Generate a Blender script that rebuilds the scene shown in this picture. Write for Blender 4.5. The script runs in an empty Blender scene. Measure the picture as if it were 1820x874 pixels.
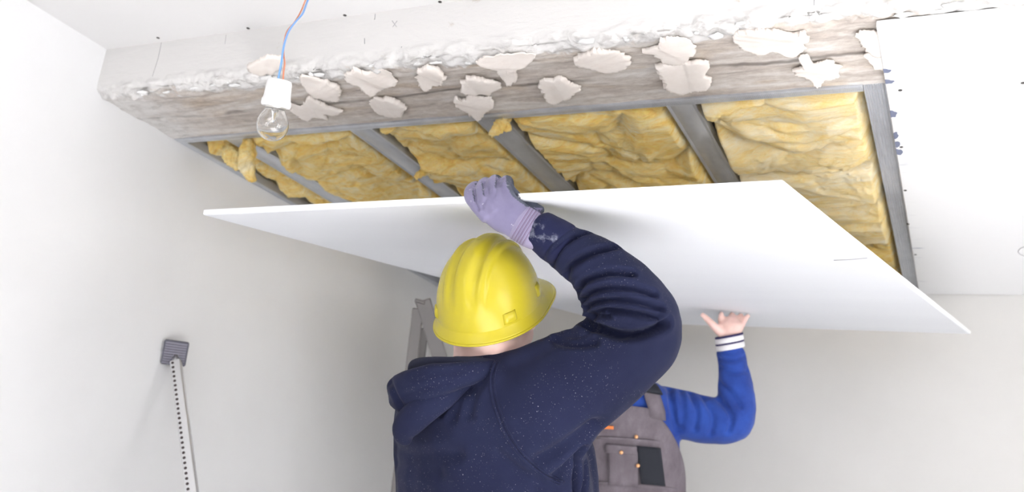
import bpy, bmesh, math, random
import numpy as np
from mathutils import Vector, Matrix, noise
from mathutils.bvhtree import BVHTree

# ------------------------------------------------------------------ camera, world, lights, exposure
S = bpy.context.scene
COL = S.collection
CX, CY, F = 910.0, 437.0, 1696.34
CAMZ = 1.25
M = np.array([[0.90499244, -0.01203314, -0.42525743],
              [0.40882121, 0.30115649, 0.86149288],
              [0.11770257, -0.9534988, 0.27746375]])      # camera (right, down, forward) -> room axes
cam = bpy.data.cameras.new('camera')
cam.sensor_width = 36.0
cam.lens = 36.0 * F / 1820.0
cam.dof.use_dof = True
cam.dof.focus_distance = 1.78
cam.dof.aperture_fstop = 4.5
camo = bpy.data.objects.new('camera', cam)
COL.objects.link(camo)
R3 = Matrix(((M[0, 0], -M[0, 1], -M[0, 2]), (M[1, 0], -M[1, 1], -M[1, 2]), (M[2, 0], -M[2, 1], -M[2, 2])))
camo.matrix_world = Matrix.Translation((0, 0, CAMZ)) @ R3.to_4x4()
S.camera = camo

w = bpy.data.worlds.new('world')
S.world = w
w.use_nodes = True
w.node_tree.nodes['Background'].inputs[0].default_value = (0.92, 0.96, 1.0, 1)
w.node_tree.nodes['Background'].inputs[1].default_value = 1.0
S.view_settings.view_transform = 'Standard'
S.view_settings.look = 'None'
S.view_settings.gamma = 1.0
S.view_settings.use_curve_mapping = False
S.view_settings.exposure = 0.22


def area(name, loc, target, sx, sy, power, col):
    l = bpy.data.lights.new(name, 'AREA')
    l.shape = 'RECTANGLE'
    l.size, l.size_y, l.energy, l.color = sx, sy, power, col
    o = bpy.data.objects.new(name, l)
    COL.objects.link(o)
    o.location = loc
    d = Vector(target) - Vector(loc)
    o.rotation_euler = d.to_track_quat('-Z', 'Y').to_euler()
    return o


# daylight entering by the two windows of the room (right wall, wall behind the camera)
WX, WY0 = 2.3, -1.9           # right wall X, wall behind the camera Y
area('daylight_right', (WX + 0.1, 1.2, 1.25), (-2, 1.5, 1.2), 2.0, 1.5, 46, (1.0, 0.99, 0.985))
area('daylight_behind', (-0.3, WY0 - 0.1, 1.35), (-0.4, 1, 1.45), 2.0, 1.5, 20, (0.98, 0.98, 1.0))
sun = bpy.data.lights.new('sun', 'SUN')
sun.energy = 56.0
sun.angle = math.radians(1.0)
sun.color = (1.0, 0.985, 0.98)
suno = bpy.data.objects.new('sun', sun)
COL.objects.link(suno)
suno.location = (6, 0, 6)
suno.rotation_euler = Vector((-.75, -.35, -.55)).to_track_quat('-Z', 'Y').to_euler()      # falls through the right window on to the floor

# ------------------------------------------------------------------ helpers
rnd = random.Random(7)
noise.seed_set(11)
CAMV = np.array([0, 0, CAMZ])


def P(x, y, d):
    return Vector(M @ np.array([(x - CX) / F * d, (y - CY) / F * d, d]) + CAMV)


def ray(x, y):
    v = M @ np.array([x - CX, y - CY, F])
    return v / np.linalg.norm(v)


def on_axis(x, y, ax, val):
    r = ray(x, y)
    off = val - CAMV[ax]
    return Vector(r * off / r[ax] + CAMV)


def onx(x, y, v): return on_axis(x, y, 0, v)
def ony(x, y, v): return on_axis(x, y, 1, v)
def onz(x, y, v): return on_axis(x, y, 2, v)


def depth(p):
    return float(M[:, 2] @ (np.array(p) - CAMV))


def proj(p):
    q = M.T @ (np.array(p) - CAMV)
    return (q[0] / q[2] * F + CX, q[1] / q[2] * F + CY)


VR, VD, VF = Vector(M[:, 0]), Vector(M[:, 1]), Vector(M[:, 2])   # camera right / down / forward, in room axes


class MB:
    """collects verts and faces of one mesh"""
    def __init__(s): s.v, s.f, s.m = [], [], []

    def add(s, vs, fs, mi=0):
        b = len(s.v)
        s.v += [tuple(v) for v in vs]
        s.f += [tuple(b + i for i in f) for f in fs]
        s.m += [mi] * len(fs)
        return s

    def box(s, lo, hi, mi=0):
        (a, b, c), (d, e, g) = lo, hi
        return s.add([(a, b, c), (d, b, c), (d, e, c), (a, e, c), (a, b, g), (d, b, g), (d, e, g), (a, e, g)],
                     [(3, 2, 1, 0), (4, 5, 6, 7), (0, 1, 5, 4), (1, 2, 6, 5), (2, 3, 7, 6), (3, 0, 4, 7)], mi)

    def obox(s, c, ax, ay, az, mi=0):
        c = Vector(c); vs = []
        for k in (-1, 1):
            for i, j in ((-1, -1), (1, -1), (1, 1), (-1, 1)):
                vs.append(c + ax * i + ay * j + az * k)
        return s.add(vs, [(3, 2, 1, 0), (4, 5, 6, 7), (0, 1, 5, 4), (1, 2, 6, 5), (2, 3, 7, 6), (3, 0, 4, 7)], mi)

    def rings(s, rings, close=True, mi=0, cap=True):
        n = len(rings[0]); vs = [p for r in rings for p in r]; fs = []
        for i in range(len(rings) - 1):
            for j in range(n if close else n - 1):
                k = (j + 1) % n
                fs.append((i * n + j, i * n + k, (i + 1) * n + k, (i + 1) * n + j))
        if cap and close:
            fs.append(tuple(range(n - 1, -1, -1)))
            fs.append(tuple((len(rings) - 1) * n + j for j in range(n)))
        return s.add(vs, fs, mi)

    def tube(s, pts, rad, n=10, mi=0):
        pts = [Vector(p) for p in pts]
        if not hasattr(rad, '__len__'): rad = [rad] * len(pts)
        rr = []; u = None
        for i, p in enumerate(pts):
            t = (pts[min(i + 1, len(pts) - 1)] - pts[max(i - 1, 0)]).normalized()
            if u is None:
                u = t.orthogonal().normalized()
            else:
                u = (u - t * u.dot(t)).normalized()
            v = t.cross(u)
            rr.append([p + (u * math.cos(a) + v * math.sin(a)) * rad[i] for a in [2 * math.pi * k / n for k in range(n)]])
        return s.rings(rr, mi=mi)

    def mesh(s, name):
        me = bpy.data.meshes.new(name)
        me.from_pydata(s.v, [], s.f)
        if any(s.m):
            me.polygons.foreach_set('material_index', s.m)
        me.update()
        return me


def crom(st, n):
    """Catmull-Rom resampling of rows of numbers"""
    st = [np.array(x, float) for x in st]
    if len(st) < 3 and n > 0:
        return [st[0] + (st[1] - st[0]) * k / n for k in range(n + 1)]
    out = []
    for i in range(len(st) - 1):
        p0, p1, p2 = st[max(i - 1, 0)], st[i], st[i + 1]
        p3 = st[min(i + 2, len(st) - 1)]
        for k in range(n):
            t = k / n
            out.append(.5 * ((2 * p1) + (-p0 + p2) * t + (2 * p0 - 5 * p1 + 4 * p2 - p3) * t * t + (-p0 + 3 * p1 - 3 * p2 + p3) * t ** 3))
    out.append(st[-1])
    return out


def limb(mb, st, ratio=1.0, n=20, k=4, mi=0, ends=True):
    """limb through (px, py, depth, half width in px): flattened tube in the plane square to the view"""
    rows = crom(st, k)
    pts = [P(r[0], r[1], r[2]) for r in rows]
    rr = []
    for i, p in enumerate(pts):
        t = (pts[min(i + 1, len(pts) - 1)] - pts[max(i - 1, 0)]).normalized()
        vw = (p - Vector(CAMV)).normalized()
        u = t.cross(vw)
        u = u.normalized() if u.length > 1e-4 else t.orthogonal().normalized()
        v = t.cross(u).normalized()
        ru = max(rows[i][3], .3) * rows[i][2] / F
        rv = ru * (rows[i][4] if len(rows[i]) > 4 else ratio)
        ring = [p + u * math.cos(a) * ru + v * math.sin(a) * rv for a in [2 * math.pi * q / n for q in range(n)]]
        if ends and i == 0:
            for q in (.35, .75): rr.append([p - t * ru * (1 - q) * .8 + (x - p) * q for x in ring])
        rr.append(ring)
        if ends and i == len(pts) - 1:
            for q in (.75, .35): rr.append([p + t * ru * (1 - q) * .8 + (x - p) * q for x in ring])
    return mb.rings(rr, mi=mi)


def oval(mb, st, ax, ay, n=28, k=4):
    """trunk through (centre, half lateral, half sagittal) on fixed axes"""
    rows = crom([tuple(c) + (a, b) for c, a, b in st], k)
    rr = []
    for r in rows:
        c = Vector(r[:3])
        rr.append([c + ax * math.cos(t) * r[3] + ay * math.sin(t) * r[4] for t in [2 * math.pi * q / n for q in range(n)]])
    return mb.rings(rr)


def fuse(mb, voxel=.006, smooth=4, fac=.5):
    """overlapping closed pieces -> one continuous skin"""
    me = mb.mesh('tmp')
    bm = bmesh.new(); bm.from_mesh(me); bmesh.ops.recalc_face_normals(bm, faces=bm.faces); bm.to_mesh(me); bm.free()
    o = bpy.data.objects.new('tmp', me); COL.objects.link(o)
    r = o.modifiers.new('r', 'REMESH'); r.mode = 'VOXEL'; r.voxel_size = voxel; r.adaptivity = 0
    if smooth:
        s = o.modifiers.new('s', 'SMOOTH'); s.iterations = smooth; s.factor = fac
    bpy.context.view_layer.update()
    dg = bpy.context.evaluated_depsgraph_get()
    out = bpy.data.meshes.new_from_object(o.evaluated_get(dg))
    bpy.data.objects.remove(o); bpy.data.meshes.remove(me)
    return out


def vget(me):
    a = np.empty(len(me.vertices) * 3); me.vertices.foreach_get('co', a)
    b = np.empty(len(me.vertices) * 3); me.vertices.foreach_get('normal', b)
    return a.reshape(-1, 3), b.reshape(-1, 3)


def vset(me, a):
    me.vertices.foreach_set('co', a.ravel()); me.update()


def seg_dist(V, poly):
    d = np.full(len(V), 1e9)
    for a, b in zip(poly[:-1], poly[1:]):
        a = np.array(a); ab = np.array(b) - a
        t = np.clip(((V - a) @ ab) / max(ab @ ab, 1e-12), 0, 1)
        d = np.minimum(d, np.linalg.norm(V - a - t[:, None] * ab, axis=1))
    return d


def on_mesh(bvh, pts):
    out = []
    for x, y in pts:
        h = bvh.ray_cast(Vector(CAMV), Vector(ray(x, y)))
        if h[0] is not None: out.append(np.array(h[0]))
    return out


def smooth_px(pts, n=6):
    return [(r[0], r[1]) for r in crom(pts, n)]


def folds(me, lst):
    """press cloth folds (lines followed on the cloth itself) into a skin: (points, depth, width)"""
    bvh = BVHTree.FromPolygons([v.co for v in me.vertices], [p.vertices for p in me.polygons])
    V, N = vget(me)
    D = np.zeros(len(V))
    for pts, dep, wid in lst:
        pl = on_mesh(bvh, smooth_px(pts))
        if len(pl) < 2: continue
        q = seg_dist(V, pl) / wid
        D += -dep * (1 - .9 * q * q) * np.exp(-q * q)
    vset(me, V + N * D[:, None])


def crumple(me, amp, sc):
    V, N = vget(me)
    D = np.array([noise.noise(Vector(v) * sc) + .5 * noise.noise(Vector(v) * sc * 2.3) for v in V])
    vset(me, V + N * (D * amp)[:, None])


def link(name, me, mats, parent=None, smooth=True, base=None):
    o = bpy.data.objects.new(name, me)
    for m in (mats if isinstance(mats, (list, tuple)) else [mats]): me.materials.append(m)
    COL.objects.link(o)
    if smooth:
        me.polygons.foreach_set('use_smooth', [True] * len(me.polygons))
    off = Vector((0, 0, 0))
    q = parent
    while q is not None:
        off += q.location; q = q.parent
    if base is None:
        loc = Vector((0, 0, 0)) if parent is not None else off
        if parent is None:
            bb = np.array([v.co for v in me.vertices]); loc = Vector(((bb[:, 0].min() + bb[:, 0].max()) / 2, (bb[:, 1].min() + bb[:, 1].max()) / 2, bb[:, 2].min()))
        me.transform(Matrix.Translation(-(off + loc)))
        o.location = loc
    else:
        me.transform(Matrix.Translation(-Vector(base))); o.location = Vector(base) - off
    o.parent = parent
    return o


def tag(o, label=None, cat=None, group=None, kind=None):
    for k, v in (('label', label), ('category', cat), ('group', group), ('kind', kind)):
        if v: o[k] = v
    return o


def empty(name, loc, label, cat, group=None):
    o = bpy.data.objects.new(name, None); COL.objects.link(o); o.location = loc
    o.empty_display_size = .05
    return tag(o, label, cat, group)


def creased(o, ang=35):
    me = o.data
    me.polygons.foreach_set('use_smooth', [True] * len(me.polygons))
    me.set_sharp_from_angle(angle=math.radians(ang))
    return o


def bevel(o, wd=.002, seg=2):
    b = o.modifiers.new('bevel', 'BEVEL'); b.width = wd; b.segments = seg; b.limit_method = 'ANGLE'
    return o


# ------------------------------------------------------------------ materials
class Mat:
    def __init__(s, name, col=(.8, .8, .8), rough=.6, metal=0.0, **kw):
        s.m = bpy.data.materials.new(name); s.m.use_nodes = True
        s.t = s.m.node_tree; s.n = s.t.nodes; s.b = s.n['Principled BSDF']
        s.b.inputs['Base Color'].default_value = (*col, 1); s.b.inputs['Roughness'].default_value = rough
        s.b.inputs['Metallic'].default_value = metal
        for k, v in kw.items(): s.b.inputs[k.replace('_', ' ')].default_value = v
        s.co = None

    def node(s, ty, ins=None, **at):
        n = s.n.new(ty)
        for k, v in at.items(): setattr(n, k, v)
        for k, v in (ins or {}).items():
            if hasattr(v, 'is_linked'): s.t.links.new(v, n.inputs[k])
            else: n.inputs[k].default_value = v
        return n

    def coord(s, scale=(1, 1, 1), loc=(0, 0, 0)):
        if s.co is None: s.co = s.node('ShaderNodeTexCoord').outputs['Object']
        return s.node('ShaderNodeMapping', {'Vector': s.co, 'Scale': scale, 'Location': loc}).outputs[0]

    def noise(s, scale, detail=4, rough=.55, stretch=(1, 1, 1), dist=0.0):
        return s.node('ShaderNodeTexNoise', {'Vector': s.coord(stretch), 'Scale': scale, 'Detail': detail, 'Roughness': rough, 'Distortion': dist}).outputs['Fac']

    def ramp(s, fac, stops):
        n = s.node('ShaderNodeValToRGB', {'Fac': fac}); e = n.color_ramp.elements
        while len(e) < len(stops): e.new(.5)
        for el, (p, c) in zip(e, stops):
            el.position = p; el.color = (*c, 1) if len(c) == 3 else c
        return n.outputs[0]

    def mix(s, fac, a, b, mode='MIX'):
        n = s.n.new('ShaderNodeMix'); n.data_type = 'RGBA'; n.blend_type = mode
        for k, v in ((0, fac), (6, a), (7, b)):
            if hasattr(v, 'is_linked'): s.t.links.new(v, n.inputs[k])
            else: n.inputs[k].default_value = (*v, 1) if isinstance(v, tuple) and len(v) == 3 else v
        return n.outputs[2]

    def math(s, op, a, b=0.0, c=0.0):
        n = s.n.new('ShaderNodeMath'); n.operation = op
        for k, v in enumerate((a, b, c)):
            if hasattr(v, 'is_linked'): s.t.links.new(v, n.inputs[k])
            else: n.inputs[k].default_value = v
        return n.outputs[0]

    def smoothstep(s, v, a, b):
        n = s.node('ShaderNodeMapRange', {'Value': v, 'From Min': a, 'From Max': b}); n.interpolation_type = 'SMOOTHSTEP'
        return n.outputs[0]

    def xyz(s):
        n = s.node('ShaderNodeSeparateXYZ', {'Vector': s.coord()})
        return n.outputs

    def color(s, sock): s.t.links.new(sock, s.b.inputs['Base Color']); return s
    def rough(s, sock): s.t.links.new(sock, s.b.inputs['Roughness']); return s

    def bump(s, h, strength=.3, dist=.01):
        n = s.node('ShaderNodeBump', {'Height': h, 'Strength': strength, 'Distance': dist})
        s.t.links.new(n.outputs[0], s.b.inputs['Normal']); return s


def plaster(name, base, var, sc=3.0, rough=.75, bump=.15):
    m = Mat(name, base, rough)
    n = m.noise(sc, 5, .6)
    m.color(m.ramp(n, [(.3, tuple(c * (1 - var) for c in base)), (.7, base)]))
    m.bump(m.noise(90, 4, .6), bump, .002)
    return m


WALL = plaster('wall_skim', (.80, .80, .805), .05, 2.2)
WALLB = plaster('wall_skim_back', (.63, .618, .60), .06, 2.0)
CEIL = plaster('ceiling_paint', (.78, .77, .768), .03, 1.5)
FLOORM = plaster('floor_screed', (.74, .74, .745), .10, 4.0, .8)
SCREW = Mat('screw_steel', (.10, .095, .09), .45, .8).m
PENCIL = Mat('pencil_grey', (.35, .34, .36), .8).m

# concrete beam: bare streaked concrete under, white skim on the side face, ragged white plaster at the arris
m = Mat('beam_concrete', rough=.9)
x_, y_, z_ = m.xyz()
streak = m.noise(5.0, 8, .65, (.55, 4.5, 3.0), .7)
cc = m.ramp(streak, [(.26, (.31, .275, .25)), (.42, (.50, .45, .41)), (.56, (.62, .58, .545)), (.72, (.72, .70, .685))])
tan = m.noise(3.2, 6, .6, (.8, 3.0, 2.0), 1.2)
cc = m.mix(m.math('MULTIPLY', m.smoothstep(tan, .52, .72), .6), cc, (.50, .40, .29))
fine = m.noise(70, 5, .7, (.5, 1, 1))
cc = m.mix(.38, cc, m.ramp(fine, [(.3, (.22, .2, .19)), (.65, (.72, .69, .66))]), 'OVERLAY')
wob = m.math('MULTIPLY', m.math('SUBTRACT', m.noise(2.2, 5, .6, (1, .3, .3)), .5), .10)
crk = m.math('ABSOLUTE', m.math('SUBTRACT', m.math('ADD', y_, wob), .175))
crack = m.math('MULTIPLY', m.math('SUBTRACT', 1.0, m.smoothstep(crk, .001, .011)), m.smoothstep(m.noise(4, 3), .40, .58))
cc = m.mix(m.math('MULTIPLY', crack, .75), cc, (.13, .11, .10))
edge = m.math('ADD', y_, m.math('MULTIPLY', m.math('SUBTRACT', m.noise(9, 7, .68, (.8, 1, 1), .8), .5), .22))
white = m.math('SUBTRACT', 1.0, m.smoothstep(edge, .030, .052))
far = m.math('ADD', x_, m.math('MULTIPLY', m.math('SUBTRACT', m.noise(5, 6, .65), .5), .55))
white = m.math('MAXIMUM', white, m.math('MULTIPLY', m.math('SUBTRACT', 1.0, m.smoothstep(far, -2.12, -1.92)), .8))
wcol = m.mix(m.math('MULTIPLY', m.smoothstep(m.noise(34, 7, .7, (.7, 1, 1), .6), .46, .66), m.math('MULTIPLY', m.math('SUBTRACT', 1.0, m.smoothstep(m.math('ADD', z_, m.math('MULTIPLY', m.noise(7, 5, .6, (1, 1, 1)), .05)), .030, .060)), .75)), (.70, .685, .672), (.42, .40, .385))
cc = m.mix(white, cc, wcol)
m.color(cc)
m.bump(m.math('ADD', m.math('MULTIPLY', fine, .5), streak), .55, .006)
CONC = m.m

m = Mat('plaster_adhesive', (.80, .72, .655), .8)
m.color(m.ramp(m.noise(30, 4), [(.3, (.82, .745, .69)), (.7, (.88, .82, .77))]))
m.bump(m.noise(60, 4, .6, (1, 2.5, 1)), .25, .003)
DAB = m.m

m = Mat('insulation_wool', (.9, .65, .25), .95)
n1 = m.noise(9, 7, .65, (.8, 1.5, 1.2), 1.4)
n2 = m.noise(34, 8, .75, (.4, 1.5, 1.0), 3.0)
base = m.ramp(n1, [(.24, (.78, .39, .08)), (.40, (.92, .57, .17)), (.54, (.95, .70, .31)), (.68, (.97, .83, .55))])
m.color(m.mix(.5, base, m.ramp(n2, [(.32, (.46, .40, .30)), (.62, (.88, .83, .72))]), 'OVERLAY'))
m.bump(m.math('ADD', n2, m.math('MULTIPLY', n1, 1.0)), .75, .010)
WOOL = m.m
m = Mat('insulation_wool_lit', (.95, .85, .6), .95)  # same yellow wool, bright light on the right bay painted in as paler cream
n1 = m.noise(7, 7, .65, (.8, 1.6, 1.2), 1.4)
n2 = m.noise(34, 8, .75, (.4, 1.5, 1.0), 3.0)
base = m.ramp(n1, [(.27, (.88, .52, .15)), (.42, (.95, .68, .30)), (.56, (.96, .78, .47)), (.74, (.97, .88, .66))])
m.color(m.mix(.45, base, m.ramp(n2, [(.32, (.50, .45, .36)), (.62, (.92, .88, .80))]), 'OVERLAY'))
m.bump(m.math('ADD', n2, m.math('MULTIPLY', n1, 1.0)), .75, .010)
WOOL_LIT = m.m

m = Mat('galvanised_steel', (.60, .60, .62), .45, .55)
g = m.noise(9, 5, .6, (1, .3, 1))
m.color(m.ramp(g, [(.3, (.46, .47, .50)), (.55, (.60, .62, .66)), (.8, (.70, .71, .74))]))
m.rough(m.ramp(m.noise(25, 4), [(.3, (.32, .32, .32)), (.7, (.55, .55, .55))]))
STEEL = m.m

m = Mat('plasterboard_paper', (.83, .83, .845), .62)
m.color(m.ramp(m.noise(1.6, 4, .6, (.4, 2.0, 1)), [(.3, (.815, .83, .87)), (.7, (.85, .865, .90))]))
m.bump(m.noise(160, 3), .05, .001)
PAPER = m.m
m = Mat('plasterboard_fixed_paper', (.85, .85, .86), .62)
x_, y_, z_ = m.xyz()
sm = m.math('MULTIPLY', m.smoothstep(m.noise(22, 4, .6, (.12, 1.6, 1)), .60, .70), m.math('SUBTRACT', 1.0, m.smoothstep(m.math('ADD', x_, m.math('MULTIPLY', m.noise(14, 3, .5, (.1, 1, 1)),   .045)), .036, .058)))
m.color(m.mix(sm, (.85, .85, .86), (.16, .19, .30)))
m.bump(m.noise(160, 3), .05, .001)
PAPERF = m.m
GYPSUM = plaster('gypsum_core', (.86, .855, .85), .03, 20).m

m = Mat('hoodie_fleece', (.02, .024, .055), .95, Specular_IOR_Level=.2, Sheen_Weight=.03, Sheen_Roughness=.45)
hn = m.noise(5, 5, .6)
hc = m.ramp(hn, [(.3, (.0070, .0086, .027)), (.7, (.0135, .0165, .046))])
dust = m.math('MULTIPLY', m.smoothstep(m.noise(620, 1, .5), .735, .775), m.smoothstep(m.noise(9, 3, .6), .42, .60))
hc = m.mix(m.math('MULTIPLY', dust, .8), hc, (.62, .62, .66))
m.color(hc)
m.bump(m.noise(700, 2, .6), .25, .0015)
HOOD = m.m
HOODIN = Mat('hoodie_lining', (.008, .010, .026), .98).m
m = Mat('sleeve_fleece', (.02, .024, .055), .95, Sheen_Weight=.10, Sheen_Roughness=.45)
RIB = Mat('cuff_rib', (.022, .028, .066), .95, Sheen_Weight=.03, Specular_IOR_Level=.2)
RIB.color(RIB.mix(RIB.math('MULTIPLY', RIB.smoothstep(RIB.noise(26, 5, .7), .56, .74), .55), (.011, .013, .044), (.36, .38, .46)))
RIB.bump(RIB.noise(500, 2), .3, .0015)
RIB = RIB.m
m = Mat('glove_knit', (.30, .27, .42), .85, Sheen_Weight=.2)
gd = m.smoothstep(m.noise(28, 5, .65), .60, .68)
m.color(m.mix(gd, m.ramp(m.noise(12, 4), [(.3, (.145, .13, .225)), (.7, (.205, .185, .295))]), (.62, .60, .68)))
m.bump(m.noise(600, 2), .25, .001)
GLOVE = m.m
m = Mat('glove_coating', (.075, .085, .12), .7)
m.color(m.mix(m.smoothstep(m.noise(70, 5, .7), .60, .72), (.07, .08, .115), (.55, .55, .6)))
m.bump(m.noise(260, 4, .7), .9, .004)
COAT = m.m
GCUFF = Mat('glove_cuff_knit', (.27, .24, .36), .85).m
GCORD = Mat('glove_cuff_cord', (.19, .14, .22), .85).m

m = Mat('helmet_plastic', (.80, .62, .012), .24, Specular_IOR_Level=.28)
m.color(m.ramp(m.noise(5, 2, .5), [(.25, (.40, .335, .020)), (.6, (.44, .365, .024))]))
m.b.inputs['Roughness'].default_value = .27
YELLOW = m.m
m = Mat('skin', (.72, .43, .35), .5, Subsurface_Weight=.12, Subsurface_Radius=(.012, .005, .003))
m.color(m.ramp(m.noise(30, 5, .6), [(.3, (.76, .49, .43)), (.7, (.84, .60, .54))]))
SKIN = m.m
HAIR = Mat('brown_hair', (.10, .055, .03), .6)
HAIR.bump(HAIR.noise(200, 3, .6, (1, 1, .1)), .6, .004)
HAIR = HAIR.m
EYE = Mat('eye_white', (.85, .84, .82), .2).m
IRIS = Mat('eye_iris', (.05, .035, .03), .2).m
LIP = Mat('lip', (.55, .25, .23), .5).m
m = Mat('sweater_blue', (.012, .045, .28), .9, Sheen_Weight=.12)
m.color(m.ramp(m.noise(14, 5, .6), [(.3, (.008, .032, .21)), (.7, (.018, .068, .36))]))
m.bump(m.noise(300, 2), .3, .002)
BLUE = m.m
WBAND = Mat('cuff_white', (.80, .78, .80), .9).m
NBAND = Mat('cuff_navy', (.03, .025, .10), .9).m
m = Mat('overall_canvas', (.17, .14, .155), .9)
m.color(m.ramp(m.noise(12, 6, .7, (1, 1, .6)), [(.28, (.10, .082, .095)), (.55, (.165, .14, .16)), (.78, (.25, .215, .25))]))
m.bump(m.noise(280, 3), .4, .002)
CANVAS = m.m
BLACKC = Mat('black_canvas', (.012, .014, .022), .85).m
COPPER = Mat('copper_rivet', (.85, .45, .22), .35, .7).m
ORANGE = Mat('orange_tag', (.75, .22, .06), .8).m
BOOT = Mat('boot_leather', (.05, .04, .035), .7).m
PORC = Mat('porcelain', (.82, .81, .80), .35).m
BRASS = Mat('lamp_cap', (.6, .58, .55), .35, .9).m
FIL = Mat('filament', (.35, .33, .31), .4, .6).m
m = Mat('clear_glass', (1, 1, 1), .02, Transmission_Weight=1.0, IOR=1.45)
GLASS = m.m
WBLUE = Mat('wire_blue', (.20, .42, .85), .45).m
WORG = Mat('wire_brown', (.70, .26, .15), .45).m
m = Mat('rubber_pad', (.13, .13, .165), .8)
RUBBER = m.m
RIBR = Mat('rubber_rib', (.24, .23, .28), .8).m
ALU = Mat('worn_aluminium', (.19, .178, .175), .6, .3).m
CHROME = Mat('prop_steel', (.70, .70, .71), .28, .9).m
HOLE = Mat('hole_dark', (.06, .045, .045), .9).m
GLAZ = Mat('window_frame_white', (.85, .85, .85), .4).m

# ------------------------------------------------------------------ room shell
CZ = CAMZ + 1.0            # underside of beam and metal frame
CZN = CAMZ + 1.144         # near ceiling
LX, BY = -2.18, 3.705      # left wall, back wall
YB = 1.69                  # beam side face
YF = 2.0                   # beam / metal frame line
TOP = CZN + .12


def plane_box(name, lo, hi, mat, kind='structure', sm=False):
    o = link(name, MB().box(lo, hi).mesh(name), mat, smooth=sm)
    return tag(o, kind=kind)


plane_box('floor', (LX - .15, WY0 - .15, -.1), (WX + .15, BY + .15, 0), FLOORM.m)
wl = plane_box('wall_left', (LX - .15, WY0 - .15, 0), (LX, BY + .15, TOP), WALL.m)
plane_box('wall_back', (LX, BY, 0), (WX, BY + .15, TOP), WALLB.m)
ce = plane_box('ceiling', (LX, WY0, CZN), (WX, YB + .002, TOP), CEIL.m)
plane_box('ceiling_slab', (LX, YF + .01, CZ + .16), (WX, BY, TOP), CEIL.m)


def wall_with_window(name, axis, pos, a0, a1, w0, w1, z0, z1, th):
    mb = MB()
    def bx(u0, u1, v0, v1):
        if axis == 'x': mb.box((pos, u0, v0), (pos + th, u1, v1))
        else: mb.box((u0, pos - th, v0), (u1, pos, v1))
    bx(a0, w0, 0, TOP); bx(w1, a1, 0, TOP); bx(w0, w1, 0, z0); bx(w0, w1, z1, TOP)
    return tag(link(name, mb.mesh(name), WALL.m, smooth=False), kind='structure')


wall_with_window('wall_right', 'x', WX, WY0 - .15, BY + .15, .2, 2.2, .5, 2.0, .15)
wall_with_window('wall_front', 'y', WY0, LX, WX, -1.3, .7, .6, 2.1, .15)
for i, (ax, pos, u0, u1, z0, z1) in enumerate((('x', WX, .2, 2.2, .5, 2.0), ('y', WY0 - .06, -1.3, .7, .6, 2.1))):
    mb = MB()
    t = .045
    for a, b, c, d in ((u0, u1, z0, z0 + t), (u0, u1, z1 - t, z1), (u0, u0 + t, z0 + t, z1 - t), (u1 - t, u1, z0 + t, z1 - t), ((u0 + u1 - t) / 2, (u0 + u1 + t) / 2, z0 + t, z1 - t)):
        if ax == 'x': mb.box((pos, a, c), (pos + .05, b, d))
        else: mb.box((a, pos, c), (b, pos + .05, d))
    tag(link('window_%d' % (i + 1), mb.mesh('window'), GLAZ, smooth=False), kind='structure')

# beam: one skin over side face, ragged arris and underside
nx, ns = 760, 100
XL, XR = LX, 1.3
verts = []
for i in range(nx + 1):
    x = XL + (XR - XL) * i / nx
    for j in range(ns + 1):
        s = j / ns
        if s < .28:                       # side face
            q = s / .28
            z = CZN + (CZ - CZN) * q; y = YB
            nrm = Vector((0, -1, 0)); e = max(0, (q - .72) / .28)
        else:
            q = (s - .28) / .72
            y = YB + (YF - YB) * q; z = CZ
            nrm = Vector((0, 0, -1)); e = max(0, 1 - q / .22)
        p = Vector((x, y, z))
        rag = noise.fractal(Vector((x * 22, y * 30, z * 30)), 1.0, 2.0, 4)
        big = noise.noise(Vector((x * 5, y * 6, 3.1)))
        arr = noise.noise(Vector((x * 3.1, .7, 9.0))) * .012
        off = e ** .6 * (rag * .015 + .002) + e * e * (big * .014)
        if s >= .28:
            off += (1 - e) * (noise.fractal(Vector((x * 4, y * 22, 1.0)), 1.0, 2.0, 5) * .0035) - .004 * (1 - e)
            off = max(off, -.012)
        if e > .0:
            p += Vector((0, 1, 1)).normalized() * (e ** 3) * (.012 + arr)
        verts.append(p + nrm * off)
fs = [(i * (ns + 1) + j, i * (ns + 1) + j + 1, (i + 1) * (ns + 1) + j + 1, (i + 1) * (ns + 1) + j) for i in range(nx) for j in range(ns)]
n0 = len(verts)
verts += [Vector((XL, YF, TOP)), Vector((XR, YF, TOP)), Vector((XL, YB, TOP)), Vector((XR, YB, TOP))]
fs += [(ns, n0, n0 + 1, nx * (ns + 1) + ns), (n0, n0 + 2, n0 + 3, n0 + 1), (0, nx * (ns + 1), n0 + 3, n0 + 2)]
mb = MB().add(verts, fs)
beam = link('beam', mb.mesh('beam'), CONC, base=(0, YB, CZ))
tag(beam, kind='structure')


def rel_child(name, mb, mat, parent, smooth=True, label=None):
    o = link(name, mb.mesh(name), mat, parent, smooth)
    if label: o['label'] = label
    return o


def screw(p, nrm, parent, r=.0045):
    nrm = Vector(nrm); u = nrm.orthogonal().normalized(); v = nrm.cross(u)
    rr = []
    for h, q in ((-.002, 1.0), (.0012, 1.0), (.0018, .7), (.0006, .25)):
        rr.append([Vector(p) + nrm * h + (u * math.cos(a) + v * math.sin(a)) * r * q for a in [2 * math.pi * k / 10 for k in range(10)]])
    return rel_child('screw', MB().rings(rr), SCREW, parent, False)


for px, py in ((45, 9), (158, 73), (281, 67), (441, 50), (613, 27), (782, 3)):
    screw(onz(px, py, CZN), (0, 0, -1), ce)
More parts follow.
